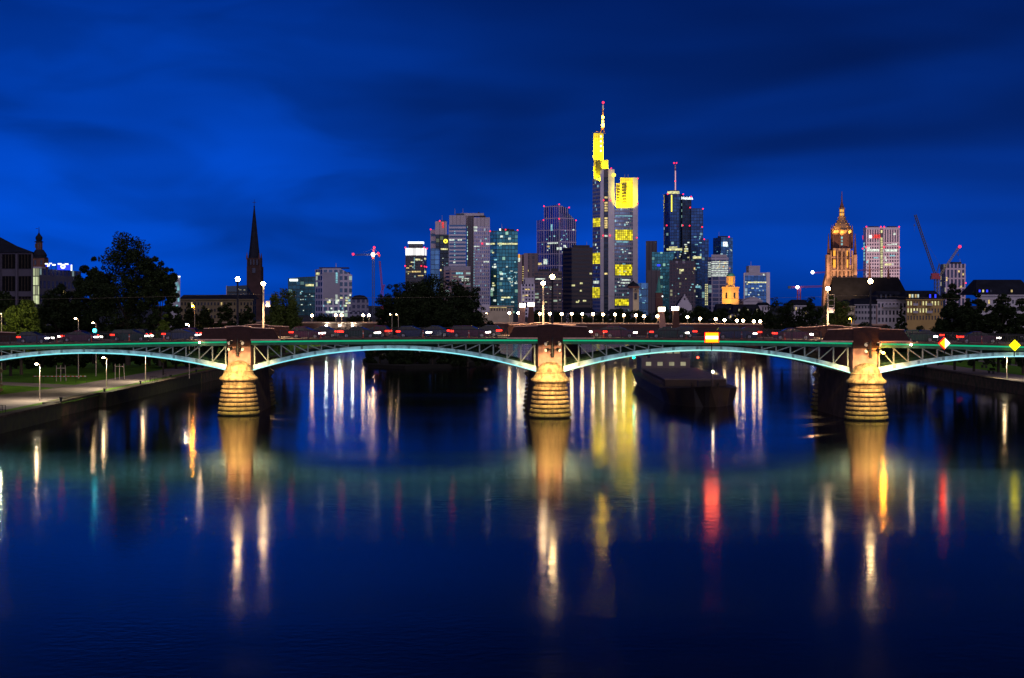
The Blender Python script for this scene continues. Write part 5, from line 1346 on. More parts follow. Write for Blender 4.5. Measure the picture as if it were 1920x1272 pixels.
for y in (316, 312): MB().tube((X(1266, D), D, Z(y, D)), (X(1266, D), D, Z(y - 1.4, D)), 1.2, 1.2, 10).build('mast_band', M_['white_paint'], t.root)
MB().tube((X(1266.4, D), D - 1.3, Z(358, D)), (X(1266.4, D), D - 1.3, Z(321, D)), 0.5, 0.5, 6).build('mast_light_strip', em('mast light strip', (1, 0.5, 0.55), 0.9, False), t.root)
t.bx(1258.6, 1260.2, 366, 397, -2.5, 1.5, 'sign_yellow', 'yellow_light_strip')
t.pane(1250, 1279, 466, 470, 'win_yellow', ref=1262); t.pane(1255, 1270, 462.5, 465, 'win_yellow', ref=1262); t.rnd(12, 1281, 1293, 446, 485, 3.2, 2.2, ['win_yellow', 'win_white'], 18, 2, 4); t.rnd(16, 1297, 1316, 440, 560, 3, 1.8, WC, 19, 2, 3.6); t.pane(1299, 1315, 481, 485.5, 'win_yellow'); t.pane(1300, 1313, 536, 540, 'win_cool'); t.rnd(6, 1247, 1278, 470, 487, 2, 2, WL, 20)
t.red([(1252, 364), (1281, 364.5), (1296, 369), (1294, 389.5), (1318, 392), (1250, 423), (1280, 423), (1293, 423.5), (1316.5, 426), (1264, 306), (1268.5, 306), (1266, 340)], -3)

t = Tower('office_tower', 'brown block carrying two pale square emblems before the round tower', 'tower', 1800, 1280)
M_['f_brown2'] = facade('dark plum facade', (0.075, 0.05, 0.075), (0.03, 0.03, 0.05), 3.6, 4.4, 0.3, 0.35, 0.03, lit=(0.9, 0.9, 0.5), ls=0.35, gm=0.2)
t.body(rect(1255, 1304, 0, 35), 489, 'f_brown2')
for x in (1267, 1280):
    for a in ((x, x + 4, 490, 491), (x, x + 4, 493, 494), (x, x + 1, 491, 493), (x + 3, x + 4, 491, 493)): t.pane(*a, 'plaster', 'emblem', 0.5)
t.rnd(14, 1258, 1302, 500, 566, 2.2, 1.6, ['win_yellow', 'win_cool', 'win_dim'], 22); t.pane(1274, 1282, 505, 509, 'win_yellow'); t.pane(1303 - 2, 1303.5, 502, 506, 'win_warm')
t = Tower('office_tower', 'slim dark slab right of the round tower', 'tower', 2100, 1322)
t.body(rect(1315.5, 1329, 0, 40), 449, 'f_main'); t.red([(1320.5, 449)])
for k in range(12):
    t.pane(1322, 1324, 533 + 3.4 * k, 535 + 3.4 * k, 'win_yellow'); t.pane(1325, 1327, 533 + 3.4 * k, 535 + 3.4 * k, 'win_yellow')
M_['f_db'] = facade('deep blue curtain wall', (0.02, 0.05, 0.10), (0.04, 0.14, 0.30), 4.4, 4.6, 0.1, 0.12, 0.015, lit=(0.6, 0.9, 0.9), ls=0.4)
t = Tower('office_tower', 'blue glass tower with a glowing white square emblem', 'tower', 2300, 1356)
t.body([(1337, 10), (1352, 0), (1374, 3), (1374, 40), (1337, 40)], [447, 445, 446, 446, 447], 'f_db')
q = MB(); D = 2296
for a in ((1356, 1363.6, 454, 455.6), (1356, 1363.6, 460.4, 462), (1356, 1357.6, 455.6, 460.4), (1362, 1363.6, 455.6, 460.4)):
    q.box((X(a[0], D) + X(a[1], D)) / 2, D, (Z(a[2], D) + Z(a[3], D)) / 2, X(a[1], D) - X(a[0], D), 1, Z(a[2], D) - Z(a[3], D))
q.slab([(X(1358.4, D), Z(460.2, D)), (X(1359.8, D), Z(460.2, D)), (X(1361.4, D), Z(455.8, D)), (X(1360.0, D), Z(455.8, D))], D - 0.5, D + 0.5); q.build('square_emblem', M_['white_glow'], t.root)
t.red([(1367, 444.5)]); t.rnd(8, 1339, 1373, 468, 480, 1.6, 1.4, WC, 24)
M_['f_band'] = facade('white banded office front', (0.50, 0.45, 0.55), (0.08, 0.10, 0.16), 14, 5.4, 0.06, 0.5, 0.0, gm=0.5)
M_['f_band2'] = facade('dark ribbed office front', (0.36, 0.32, 0.42), (0.06, 0.08, 0.15), 9, 5.4, 0.13, 0.2, 0.02, gm=0.6)
t = Tower('office_tower', 'office block with bright lit white bands on its upper half beside the yellow church tower', 'tower', 1900, 1346)
t.body([(1327.5, 8), (1333.5, 0), (1366, 0), (1366, 30), (1327.5, 30)], 518, 'f_band2'); t.body([(1327.5, 8), (1333.5, 0), (1366, 0), (1366, 30), (1327.5, 30)], 482, 'f_band', 518, 'banded_upper_part', reg=False); t.body(rect(1334, 1363, 3, 25), 477.5, 'f_silverplain', 482, 'top_storey', reg=False)
for k in range(9): t.pane(1334, 1365, 490.5 + 3.3 * k, 491.9 + 3.3 * k, 'win_white', 'lit_band'); t.pane(1328, 1332.8, 492 + 3.3 * k, 493.2 + 3.3 * k, 'win_white', 'lit_band', ref=1330)
t.rnd(6, 1335, 1362, 488, 505, 3, 2, ['win_warm', 'win_orange'], 25)
M_['f_glass4'] = facade('bright blue curtain wall', (0.04, 0.08, 0.16), (0.08, 0.25, 0.55), 4.2, 4.8, 0.1, 0.14, 0.03, lit=(0.8, 1, 0.7), ls=0.4)
t = Tower('office_block', 'broad blue glass block with a white roof box right of the yellow church tower', 'tower', 1900, 1419)
t.body(rect(1395, 1443, 0, 35), 517, 'f_glass4'); t.body(rect(1395.5, 1443, 0, 35), 511.5, 'plaster', 517, 'attic', reg=False); t.bx(1437, 1443.6, 511, 575, -1.5, 3, 'f_cb_white', 'white_fin'); t.bx(1394.6, 1396.6, 512, 575, -1.5, 3, 'f_cb_white', 'white_fin')
t.bx(1404, 1425, 498.5, 511.4, 6, 22, 'plaster', 'roof_box'); t.pane(1402, 1437, 528.5, 531, 'win_yellow'); t.rnd(14, 1397, 1436, 520, 568, 2.6, 2, WL, 27, 3, 4); t.bx(1431, 1434, 514, 517, -0.8, 1, 'win_white', 'round_emblem')

# pale gridded tower with red sign
M_['f_opera'] = facade('pale stone window grid', (0.80, 0.62, 0.62), (0.10, 0.07, 0.10), 4.0, 5.3, 0.42, 0.38, 0.03, lit=(0.8, 1, 0.8), ls=0.6, gm=0.1)
M_['f_opera_top'] = facade('pale stone tall openings', (0.80, 0.62, 0.62), (0.10, 0.08, 0.12), 4.0, 27, 0.45, 0.06, 0.0, gm=0.1)
t = Tower('office_tower', 'pale pink gridded tower with a red lettered sign right of the cathedral', 'tower', 2400, 1652)
fp = [(1618.5, 16), (1624, 0), (1687, 0), (1687, 45), (1618.5, 45)]
t.body(fp, 451, 'f_opera'); t.body(fp, 431, 'f_opera_top', 451, 'upper_openings', reg=False); t.body(fp, 426.5, 'plaster', 431, 'attic', reg=False)
t.bx(1650.5, 1655.5, 430, 600, -1.2, 2, 'f_darkslot', 'centre_recess')
for k in range(26): t.bx(1651.2, 1655, 446 + 3.2 * k, 448 + 3.2 * k, -1.6, 1, 'win_yellow', 'lit_landing')
t.bx(1651.5, 1654.5, 432, 437, -1.6, 1, 'win_yellow', 'lit_landing')
t.pane(1626, 1648, 467.5, 472, 'win_white'); t.pane(1660, 1682, 467.5, 472, 'win_white'); t.pane(1626, 1631, 463.5, 467, 'win_white'); t.pane(1672, 1682, 457, 459.5, 'win_white'); t.pane(1663, 1671, 458.5, 460, 'win_white'); t.pane(1659, 1671, 494.5, 498, 'win_yellow'); t.pane(1638, 1647, 482.5, 485, 'win_cool'); t.pane(1668, 1678, 478.5, 481, 'win_cool'); t.pane(1675, 1679, 437, 441, 'win_white'); t.pane(1624.5, 1627, 490, 494, 'win_cool'); t.pane(1660, 1663, 487, 490, 'win_white')
for k in range(6): t.pane(1619.3, 1621.5, 455 + 6 * k, 459 + 6 * k, 'win_cool', ref=1620.5)
spot((X(1652, 2240), 2240, 20), (X(1652, 2400), 2400, 95), 0.55e6, (1.0, 0.74, 0.76), 80, 0.6, 1.0)
D = 2397
text_mesh('UBS', 8.6, 'sign_text', 'sign_red', t.root, (X(1642.5, D), D, Z(444, D)), 0.6)
q = MB()
for k in range(3):
    a = math.pi * k / 3 + 0.3; q.tube((X(1632.5, D) - 2.6 * math.cos(a), D, Z(444, D) - 2.6 * math.sin(a)), (X(1632.5, D) + 2.6 * math.cos(a), D, Z(444, D) + 2.6 * math.sin(a)), 0.7, 0.7, 6)
q.build('white_emblem', M_['white_glow'], t.root)
t.red([(1624.5, 425.5), (1651.5, 425.5), (1658, 425.5), (1686, 425.5), (1617.5, 466.5), (1624, 463.5), (1658, 463.5), (1687, 464)], -3); t.bx(1618.2, 1619.6, 442, 449, 16, 3, 'sign_red', 'side_sign')
M_['f_whiteblock'] = facade('white block window grid', (0.72, 0.56, 0.62), (0.05, 0.06, 0.12), 3.75, 9.6, 0.42, 0.16, 0.0, gm=0.4)
M_['f_whiteblock_side'] = facade('grey block side', (0.16, 0.15, 0.19), (0.08, 0.09, 0.13), 4, 6, 0.3, 0.3, 0.05, lit=(1, .9, .5), ls=0.5)
t = Tower('office_block', 'small white gridded block behind the cranes at right', 'building', 1500, 1790)
t.body([(1773, 0), (1810.5, 0), (1810.5, 25), (1773, 25)], 495, 'f_whiteblock'); t.body([(1763, 20), (1772.8, 0.5), (1772.8, 25), (1763, 30)], [496, 495, 495, 496], 'f_whiteblock_side', None, 'side_wing')
for a in ((1796.5, 1799.5, 507, 511), (1804.5, 1807, 512.5, 516.5), (1800, 1803.5, 536, 540), (1774, 1776, 520, 527)): t.pane(*a, 'win_warm')
t.red([(1811, 531)], -3)

# left side buildings
M_['f_v'] = facade('white hotel grid', (0.50, 0.47, 0.58), (0.06, 0.12, 0.20), 4.6, 5.4, 0.34, 0.34, 0.06, lit=(0.8, 1, 0.7), ls=0.5, gm=0.4)
M_['f_v2'] = facade('hotel glass bays', (0.30, 0.29, 0.36), (0.04, 0.10, 0.18), 8.0, 11, 0.22, 0.12, 0.0, gm=0.5)
t = Tower('office_block', 'white gridded office block with many lit lower windows left of the crane', 'building', 1300, 626)
t.body([(591, 12), (604.5, 0), (638, 0), (660, 6), (660, 35), (591, 35)], [506, 503.5, 503.5, 516, 516, 506], 'f_v'); t.bx(606, 637, 511, 560, -0.8, 1.5, 'f_v2', 'glass_bays'); t.bx(598, 652, 501.5, 503.6, 8, 14, 'roofdark', 'roof_plant')
for k in range(6): t.bx(629.5, 633, 511.5 + 3.4 * k, 514 + 3.4 * k, -1.2, 0.6, 'win_cool', 'lit_window')
for k in range(8): t.bx(629, 633, 553 + 2.2 * k, 554.7 + 2.2 * k, -1.2, 0.6, 'win_white', 'lit_window')
t.pane(593, 599, 511.5, 516, 'win_yellow', ref=596); t.bx(613, 620, 565, 568.5, -1.2, 0.6, 'win_yellow', 'lit_window'); t.rnd(30, 606, 658, 552, 588, 3.0, 3.2, WL, 30, 3.5, 5); t.pane(611, 645, 583.5, 587.5, 'win_white')
M_['f_w'] = facade('dim teal glass', (0.02, 0.05, 0.06), (0.03, 0.12, 0.15), 4.0, 4.0, 0.12, 0.2, 0.03, lit=(0.5, 0.9, 0.8), ls=0.4)
t = Tower('office_block', 'dim teal glass block with a bright white roof sign behind the willow', 'building', 1500, 566)
t.body([(540, 0), (562, 0), (591.5, 4), (591.5, 35), (540, 35)], [522, 520, 518.5, 518.5, 522], 'f_w'); t.bx(543, 558, 523.5, 527.5, -1.5, 2, 'white_glow', 'roof_sign'); t.pane(573, 588, 533, 537, 'win_yellow'); t.rnd(14, 562, 590, 545, 595, 1.8, 1.6, WC, 31)
t = Tower('office_block', 'grey blue block with a shallow domed roof left of the island trees', 'building', 1100, 674)
M_['f_x'] = facade('grey blue old facade', (0.17, 0.17, 0.24), (0.05, 0.06, 0.10), 3.5, 4.2, 0.4, 0.4, 0.02)
t.body(rect(657, 691, 0, 25), 562, 'f_x'); D = 1112
MB().lathe([(6.4, 0), (5.6, 1.6), (3.6, 2.9), (0.1, 3.4)], X(674, D), D, Z(562, D) + 0.01, 18).build('dome_roof', M_['slate'], t.root, True); t.body(rect(652, 695, -6, 20), 585, 'f_x', None, 'lower_wing')
t = Tower('theatre_block', 'dark angular block with blue glints behind the left pier lamp post', 'building', 700, 442)
t.body([(424, 0), (463, 0), (480, 6), (480, 30), (424, 30)], [537, 535, 560, 560, 537], 'f_blackglass'); 
for a in ((446, 448, 541, 543), (449, 453, 543, 544.5), (457, 460, 543, 545)): t.pane(*a, 'win_dim')
t.bx(424, 425.5, 536, 600, -0.6, 1, 'grey_plaster', 'corner_pier')

# dark church spire (left)
t = Tower('church', 'dark church with a tall needle spire on the left bank', 'church', 900, 476)
D = 900; m0 = D / F
def zt(y): return Z(y, D)
t.bx(462.5, 489.5, 500, 600, -3, 8.6, 'darkstone', 'tower'); t.bx(464, 488, 484, 500, -2.4, 7.6, 'darkstone', 'belfry')
for x in (464.5, 487.5):
    for dd in (-2.6, 4.6):
        t.bx(x - 1.6, x + 1.6, 486, 580, dd - 0.5, 1.2, 'darkstone', 'buttress')
        MB().lathe([(0.55, 0), (0.45, 2), (0.03, 4.4)], X(x, D), D + dd, zt(487), 6).build('pinnacle', M_['redstone'], t.root)
MB().lathe([(11.6 * m0, 0), (8.8 * m0, 22 * m0), (4.0 * m0, 70 * m0), (0.7 * m0, 100 * m0)], X(476, D), D + 1.4, zt(486), 8, math.pi / 8).build('spire', M_['slate'], t.root)
q = MB(); q.tube((X(476, D), D + 1.4, zt(387)), (X(476, D), D + 1.4, zt(374)), 0.16, 0.10, 6); q.box(X(476, D), D + 1.4, zt(379.5), 2.2, 0.2, 0.24); q.ball((X(476, D), D + 1.4, zt(387.5)), 0.5, 8); q.build('cross', M_['dark_metal'], t.root)
for x in (470, 476, 482): t.bx(x - 1.2, x + 1.2, 487, 497, -2.9, 0.8, 'window_dark', 'belfry_opening')
t.bx(473, 479, 503, 512, -3.4, 0.6, 'window_dark', 'window')

# grey frame house at the left edge
def window(T, x0, x1, y0, y1, m, dd=-0.12, frame='plaster', wname='window'):
    f = T.bx(x0, x1, y0, y1, dd, 0.16, m, wname)
    return f
t = Tower('office_house', 'concrete framed house with dark panels and a hipped slate roof at the left edge', 'building', 290, 28)
D = 290
t.body([(-30, 0), (61, 0), (61, 14), (-30, 14)], 474, 'dim_plaster', reg=False)
zr = Z(473.5, D); x0, x1 = X(-34, D), X(65, D)
MB().add([(x0, D - 0.5, zr), (x1, D - 0.5, zr), (X(64, D + 15), D + 15, zr), (x0, D + 15, zr), (x0, D + 7, Z(436, D)), (X(-2, D + 7), D + 7, Z(446, D))], [(0, 1, 5, 4), (1, 2, 5), (2, 3, 4, 5), (3, 0, 4)]).build('roof', M_['slate'], t.root)
for (a, b) in ((-26, -2), (4, 28), (35, 58)):
    for (c, d) in ((477, 504), (518, 546), (556, 580)):
        f = t.bx(a, b, c, d, -0.1, 0.14, 'matt_black', 'dark_panel')
        for k in range(3): t.bx(a + (b - a) * (k + 1) / 4 - 0.5, a + (b - a) * (k + 1) / 4 + 0.5, c + 0.3, d - 0.3, -0.22, 0.1, 'bark', 'slat')
for x in (-1, 31, 60): t.bx(x - 1.6, x + 1.6, 476, 600, -0.35, 0.2, 'dim_plaster', 'column')
# baroque church tower
t = Tower('church_tower', 'small dark baroque church tower with an onion dome behind the left edge houses', 'church tower', 420, 70); D = 420; m0 = D / F
zt = lambda y: Z(y, D)
t.bx(57, 83, 484, 600, 0, 3.9, 'redstone', 'tower')
for x, mm in ((66, 'window_dark'), (77.5, 'window_dark')): t.bx(x - 1.8, x + 1.8, 488, 497, -0.1, 0.15, mm, 'belfry_opening')
MB().lathe([(15.5 * m0, 0), (15.5 * m0, 1.5 * m0), (13 * m0, 2 * m0), (14 * m0, 6 * m0), (11 * m0, 11 * m0), (7.4 * m0, 16 * m0)], X(70, D), D + 1.95, zt(484), 12).build('lower_roof', M_['slate'], t.root, True)
MB().lathe([(6.4 * m0, 0), (6.4 * m0, 14 * m0)], X(69.3, D), D + 1.95, zt(468), 8).build('lantern', M_['redstone'], t.root)
for k in (-1, 1): t.bx(69.3 + k * 3 - 1, 69.3 + k * 3 + 1, 457, 465, -0.05 + 0.95, 0.2, 'window_dark', 'lantern_opening')
MB().lathe([(8.4 * m0, 0), (8.4 * m0, 1 * m0), (5 * m0, 2.5 * m0), (6.6 * m0, 7 * m0), (6.2 * m0, 10 * m0), (3 * m0, 14 * m0), (0.9 * m0, 18 * m0), (0.35 * m0, 29 * m0)], X(69, D), D + 1.95, zt(454), 14).build('onion_dome', M_['slate'], t.root, True)
t.bx(66.8, 71.2, 428.6, 429.4, 1.9, 0.12, 'dark_metal', 'cross_arm')
# long block with roof sign
t = Tower('office_block', 'long grey block with a lit glass stairwell and a blue roof sign at left', 'building', 335, 105); D = 335
t.body([(62, 0), (76, 0), (152, 22), (152, 40), (62, 40)], [504, 504, 509, 509, 504], facade('grey blue plaster front', (0.06, 0.055, 0.09), (0.02, 0.02, 0.04), 2.2, 3.0, 0.5, 0.45, 0.01, gm=0.2))
M_['f_stair'] = facade('lit stairwell glazing', (0.08, 0.09, 0.06), (0.2, 0.2, 0.1), 0.62, 2.1, 0.16, 0.1, 2.0, lit=(0.75, 0.85, 0.45), ls=0.75, gm=0)
t.pane(61.8, 74.5, 503, 572, 'f_stair', 'stairwell_glazing', 0.5, ref=68); t.bx(60, 78, 500.5, 503.5, -0.8, 3, 'grey_plaster', 'stair_roof')
for x, y in ((119, 549), (126, 556), (110, 577), (118, 580), (118, 545)): t.pane(x, x + 2, y, y + 3.2, 'win_warm')
D = 347
def sbx(a, b, c, d, m, n, dd=0.0): return MB().box((X(a, D) + X(b, D)) / 2, D + dd, (Z(c, D) + Z(d, D)) / 2, X(b, D) - X(a, D), 0.2, Z(c, D) - Z(d, D)).build(n, M_[m], t.root)
sbx(108, 135, 496, 506.5, 'sign_blue', 'sign_panel'); sbx(86, 94, 495, 500, 'sign_blue', 'sign_panel')
for a, b, c, d in ((85, 90, 494, 496), (92.5, 97.5, 493.5, 495.5), (98.5, 104.5, 495.8, 498.2), (109, 115.5, 494, 496.2), (122, 128.5, 494.5, 496.8), (133.5, 135.5, 497, 508), (89.5, 90.6, 496.5, 500.5), (92, 93, 496, 500)): sbx(a, b, c, d, 'white_glow', 'sign_bar', -0.2)
q = MB()
for k in range(10):
    a, b = 2 * math.pi * k / 10, 2 * math.pi * (k + 1) / 10
    q.slab([(X(118.7, D) + r_ * math.cos(u), Z(500, D) + r_ * math.sin(u)) for r_, u in ((0.56, a), (0.56, b), (0.24, b), (0.24, a))][::-1], D - 0.35, D - 0.2)
q.build('round_emblem', M_['white_glow'], t.root)
for x in (88, 96, 104, 112, 120, 128, 136): MB().tube((X(x, D), D + 0.3, Z(509, D)), (X(x, D), D + 0.3, Z(494, D)), 0.05, 0.05, 6).build('sign_post', M_['dark_metal'], t.root)
# slim lit block at the right foot of the big tree
t = Tower('shop_house', 'slim house with a cold white lit corner right of the tall black tree', 'building', 300, 333); D = 300
t.body(rect(318, 338, 0, 12), 517, 'grey_plaster'); t.bx(325, 337.5, 518, 520, -0.3, 0.3, 'white_glow', 'roof_light')
for a in ((330, 334, 530, 536), (333, 336.5, 534, 545), (330, 332, 546, 556), (334, 336, 552, 566), (331, 333, 572, 582)): t.pane(*a, 'win_cool', 'lit_glazing')

# generic house with separate windows
def house(label, D, x0, x1, yeave, yridge, ybase, wall, rows, ncol, lit=(), dorm=(), ww=3.0, wh=7.0, hip=8, depth=12.0, group=None, name='town_house', litm='win_warm', balcony=(), blue=()):
    t = Tower(name, label, 'house', D, (x0 + x1) / 2, group)
    t.body(rect(x0, x1, 0, depth), yeave, wall, reg=True)
    zr = Z(yeave, D); zz = Z(yridge, D); a, b = X(x0, D) - 0.3, X(x1, D) + 0.3; h = hip / F * D
    MB().add([(a, D - 0.4, zr), (b, D - 0.4, zr), (b, D + depth + .4, zr), (a, D + depth + .4, zr), (a + h, D + depth / 2 - 1, zz), (b - h, D + depth / 2 - 1, zz), (b - h, D + depth / 2 + 1, zz), (a + h, D + depth / 2 + 1, zz)],
             [(0, 1, 5, 4), (1, 2, 6, 5), (2, 3, 7, 6), (3, 0, 4, 7), (4, 5, 6, 7)]).build('roof', M_['slate'], t.root)
    MB().box((a + b) / 2, D - 0.3, zr - 0.12, b - a, 0.3, 0.24).build('cornice', M_[wall] if isinstance(wall, str) else wall, t.root)
    for ri, y in enumerate(rows):
        for k in range(ncol):
            x = x0 + (x1 - x0) * (k + 0.5) / ncol
            on = (ri, k) in lit
            f = t.bx(x - ww / 2 - 0.45, x + ww / 2 + 0.45, y - wh / 2 - 0.4, y + wh / 2 + 0.5, -0.05, 0.09, wall, 'window')
            t.bx(x - ww / 2, x + ww / 2, y - wh / 2, y + wh / 2, -0.09, 0.07, litm if on else 'window_dark', 'pane').parent = f
    for px, m in dorm:
        yc = yeave - 6
        f = t.bx(px - 2.2, px + 2.2, yc - 4.2, yc + 4.0, 0.6, 1.6, 'slate', 'dormer'); t.bx(px - 1.5, px + 1.5, yc - 3.3, yc + 3.3, 0.52, 0.1, m, 'pane').parent = f
    for px, y, w_ in balcony:
        f = t.bx(px - w_ / 2, px + w_ / 2, y + 2.5, y + 3.3, -1.1, 1.1, wall, 'balcony'); t.bx(px - w_ / 2, px + w_ / 2, y - 2, y + 2.4, -1.1, 0.06, 'grey_plaster', 'balustrade').parent = f
    return t
house('grey shuttered house between the cream house and the white house', 430, 1603, 1643, 571, 560, 606, 'grey_plaster', (576, 586, 597), 7, ww=3.4, wh=5)
house('narrow cream house left of the grey shuttered house', 425, 1586, 1602, 574, 562, 606, 'cream_wall', (582, 595), 3, ww=2.5, wh=6)
house('white house with a long balcony and dark windows right of the right pier lamp', 430, 1645, 1699.5, 562, 546, 606, 'plaster', (573, 586.5, 600), 8, ww=3.4, wh=8, balcony=((1670, 573.5, 28),), dorm=((1652, 'window_dark'), (1661, 'window_dark'), (1670, 'window_dark'), (1680, 'window_dark'), (1690, 'window_dark')))
house('ochre house with yellow lit windows and lit dormers', 420, 1700, 1768, 561.5, 545, 606, 'ochre', (569, 582.5, 596), 12, lit={(0, 0), (0, 1), (0, 5), (0, 6), (0, 8), (0, 9), (0, 10), (1, 0), (1, 1), (1, 2), (1, 3), (1, 4), (1, 5), (1, 6)}, ww=2.0, wh=7.6, litm='win_yellow',
      dorm=((1706, 'win_warm'), (1711, 'win_white'), (1717, 'win_warm'), (1721.5, 'win_white'), (1744, 'sign_blue'), (1754, 'sign_blue')), balcony=((1717, 571, 9), (1743, 571, 11), (1717, 585, 9), (1743, 585, 11)))
t = house('large house with a broad slate roof with skylights at the right edge', 330, 1832, 1940, 553, 524, 606, 'plaster', (566, 580, 594), 12, lit={(0, 2), (1, 1)}, ww=3, wh=7, hip=14, dorm=((1837, 'sign_blue'), (1843.5, 'win_yellow'), (1851, 'sign_blue'), (1858, 'window_dark'), (1897, 'win_warm')))
for x in (1850, 1859, 1884):
    D = 330; 
    MB().add([(X(x, D), D + 3.3, Z(538, D) + 0.16), (X(x + 6, D), D + 3.3, Z(538, D) + 0.16), (X(x + 9, D), D + 4.5, Z(531, D) + 0.30), (X(x + 3, D), D + 4.5, Z(531, D) + 0.30)], [(0, 1, 2, 3)]).build('skylight', M_['window_dark'], t.root)
house('pale old house with a steep dark roof behind the rightmost stone bridge lamps', 520, 1376, 1428, 589, 571, 612, 'grey_plaster', (594, 602), 9, lit={(0, 3), (0, 4), (0, 0)}, ww=2.4, wh=5, dorm=((1386, 'win_dim'), (1394, 'window_dark'), (1402, 'win_dim'), (1412, 'window_dark'), (1420, 'win_dim')), hip=4)
house('dark roofed house with two lit attic windows left of the pale old house', 560, 1345, 1378, 588, 570, 612, 'grey_plaster', (594, 602), 6, lit={(0, 4)}, ww=2.4, wh=5, dorm=((1370, 'win_warm'), (1352, 'sign_blue')), hip=3)
house('narrow white house behind the loose dark tree right of the stone bridge', 500, 1428, 1443, 573, 567, 612, 'plaster', (579, 588, 598), 3, ww=2.2, wh=5.5, hip=2)
house('cream house with a dark roof between the two dark trees at right', 520, 1484, 1520, 573, 562, 612, 'plaster', (579, 588, 598), 6, lit={(0, 1), (1, 4)}, ww=2.4, wh=5.5)
house('dim grey terrace glimpsed between the stone bridge lamps in the middle', 560, 1062, 1118, 588, 578, 612, 'grey_plaster', (594, 602), 11, lit={(0, 6), (1, 2)}, ww=2.0, wh=4.5)
house('dim pale terrace glimpsed between the stone bridge lamps under the old tower', 560, 1140, 1172, 590, 580, 612, 'grey_plaster', (595, 603), 7, lit={(0, 1)}, ww=2.0, wh=4.5)
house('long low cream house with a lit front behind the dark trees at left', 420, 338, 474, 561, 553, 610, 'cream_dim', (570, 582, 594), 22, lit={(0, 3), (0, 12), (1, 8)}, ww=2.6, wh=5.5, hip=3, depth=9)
# classical building with lit cornice
t = Tower('library_building', 'low classical building with a warmly lit cornice right of the island', 'building', 620, 930); D = 620
t.body(rect(902, 962, 0, 14), 578, 'cream_wall'); t.bx(900, 964, 573.5, 575.5, -0.6, 15, 'cream_wall', 'cornice'); t.bx(904, 918, 571, 586, -1.2, 1, 'plaster', 'portico')
for k in range(8): t.bx(921 + 5 * k, 923 + 5 * k, 578.6, 583, -0.2, 0.2, 'window_dark', 'window')
t.bx(916, 950, 576.2, 577.2, -0.5, 0.4, 'win_warm', 'cornice_light')
# stepped gable
t = Tower('gabled_house', 'small white stepped gable rising above the promenade trees', 'house', 600, 1283); D = 600
pr = [(1270, 575)]; steps = 6
for k in range(steps): pr += [(1270 + 2.0 * k, 572 - 3.1 * k), (1272 + 2.0 * k, 572 - 3.1 * k)]
pr += [(1283, 552), (1284.6, 552)]
for k in range(steps)[::-1]: pr += [(1296 - 2.0 * k - 1, 572 - 3.1 * k), (1298 - 2.0 * k - 1, 572 - 3.1 * k)]
pr += [(1297, 600), (1270, 600)]
MB().slab([(X(a, D), Z(b, D)) for a, b in pr][::-1], D, D + 0.6).build('stepped_gable', M_['plaster'], t.root)
MB().slab([(X(1271, D), Z(574, D)), (X(1296, D), Z(574, D)), (X(1283.5, D), Z(556, D))], D + 0.65, D + 12).build('roof', M_['slate'], t.root); t.bx(1282.5, 1285, 559, 563, -0.1, 0.15, 'window_dark', 'window')
# old river tower
t = Tower('river_tower', 'small old tower with a lit cream side and dark pointed roof before the tallest skyscraper', 'tower', 620, 1190); D = 620
t.body([(1179, 4), (1187, 0), (1187, 6), (1181, 8)], 540, 'grey_plaster'); t.body([(1187, 0), (1198, 1), (1198, 6), (1187, 6)], 540, 'cream_wall', None, 'lit_side'); t.bx(1178, 1199.5, 537, 540, -0.6, 8, 'redstone', 'cornice')  # cream and grey walls paint the lit and unlit sides of one tower
MB().lathe([(2.5, 0), (1.9, 1.0), (0.7, 1.7), (0.05, 2.3)], X(1188.5, D), D + 3.5, Z(537, D), 8).build('roof', M_['slate'], t.root)
t.bx(1189.5, 1194.5, 550, 562, -0.2, 0.3, 'window_dark', 'window'); t.bx(1191, 1193, 542, 544.5, -0.2, 0.3, 'window_dark', 'window'); t.bx(1187, 1198.3, 545.5, 546.5, -0.25, 0.4, 'redstone', 'string_course')
spot((X(1197, 612), 606, 4.0), (X(1192, D), D, Z(555, D)), 2600, (1.0, 0.75, 0.5), 60, 0.5, 0.4)
# green spire
t = Tower('church_tower', 'small church tower with a pointed green copper spire above the promenade trees', 'church tower', 640, 1236); D = 640; m0 = D / F
t.bx(1229.5, 1242.5, 549, 600, 0, 3, 'redstone', 'tower'); MB().lathe([(7.6 * m0, 0), (5.2 * m0, 3 * m0), (0.2 * m0, 31 * m0)], X(1236, D), D + 1.5, Z(549, D), 8, math.pi / 8).build('spire', M_['copper'], t.root)
MB().ball((X(1242, D), D - 0.4, Z(556, D)), 0.32, 8).build('wall_lamp', M_['white_glow'], t.root)

# orange lit round church
t = Tower('church', 'orange floodlit church tower with a domed lantern', 'church', 900, 1370); D = 900; m0 = D / F; zt = lambda y: Z(y, D)
M_['pauls'] = mat('warm red sandstone', (0.50, 0.33, 0.18), 0.85, 0, 0.15, 0.2)
t.body([(1354, 3), (1370, 0), (1385, 3), (1385, 9), (1354, 9)], 541, 'pauls', None, 'tower'); t.body([(1353, 2.4), (1370, -0.8), (1386.5, 2.4), (1386.5, 10), (1353, 10)], 538, 'pauls', 541, 'cornice', reg=False)
for x in (1362, 1377): t.pane(x - 1.6, x + 1.6, 549, 560, 'window_dark', 'arched_window', 0.1)
t.bx(1361.5, 1378, 535.5, 538, 0.6, 5, 'pauls', 'lantern_base')
q = MB()
for k in range(10):
    a = 2 * math.pi * k / 10 + 0.2; cx_, cy_ = X(1370, D + 3.2) + 2.3 * math.cos(a), D + 3.2 + 2.3 * math.sin(a); q.tube((cx_, cy_, zt(535)), (cx_, cy_, zt(521)), 0.32, 0.32, 8)
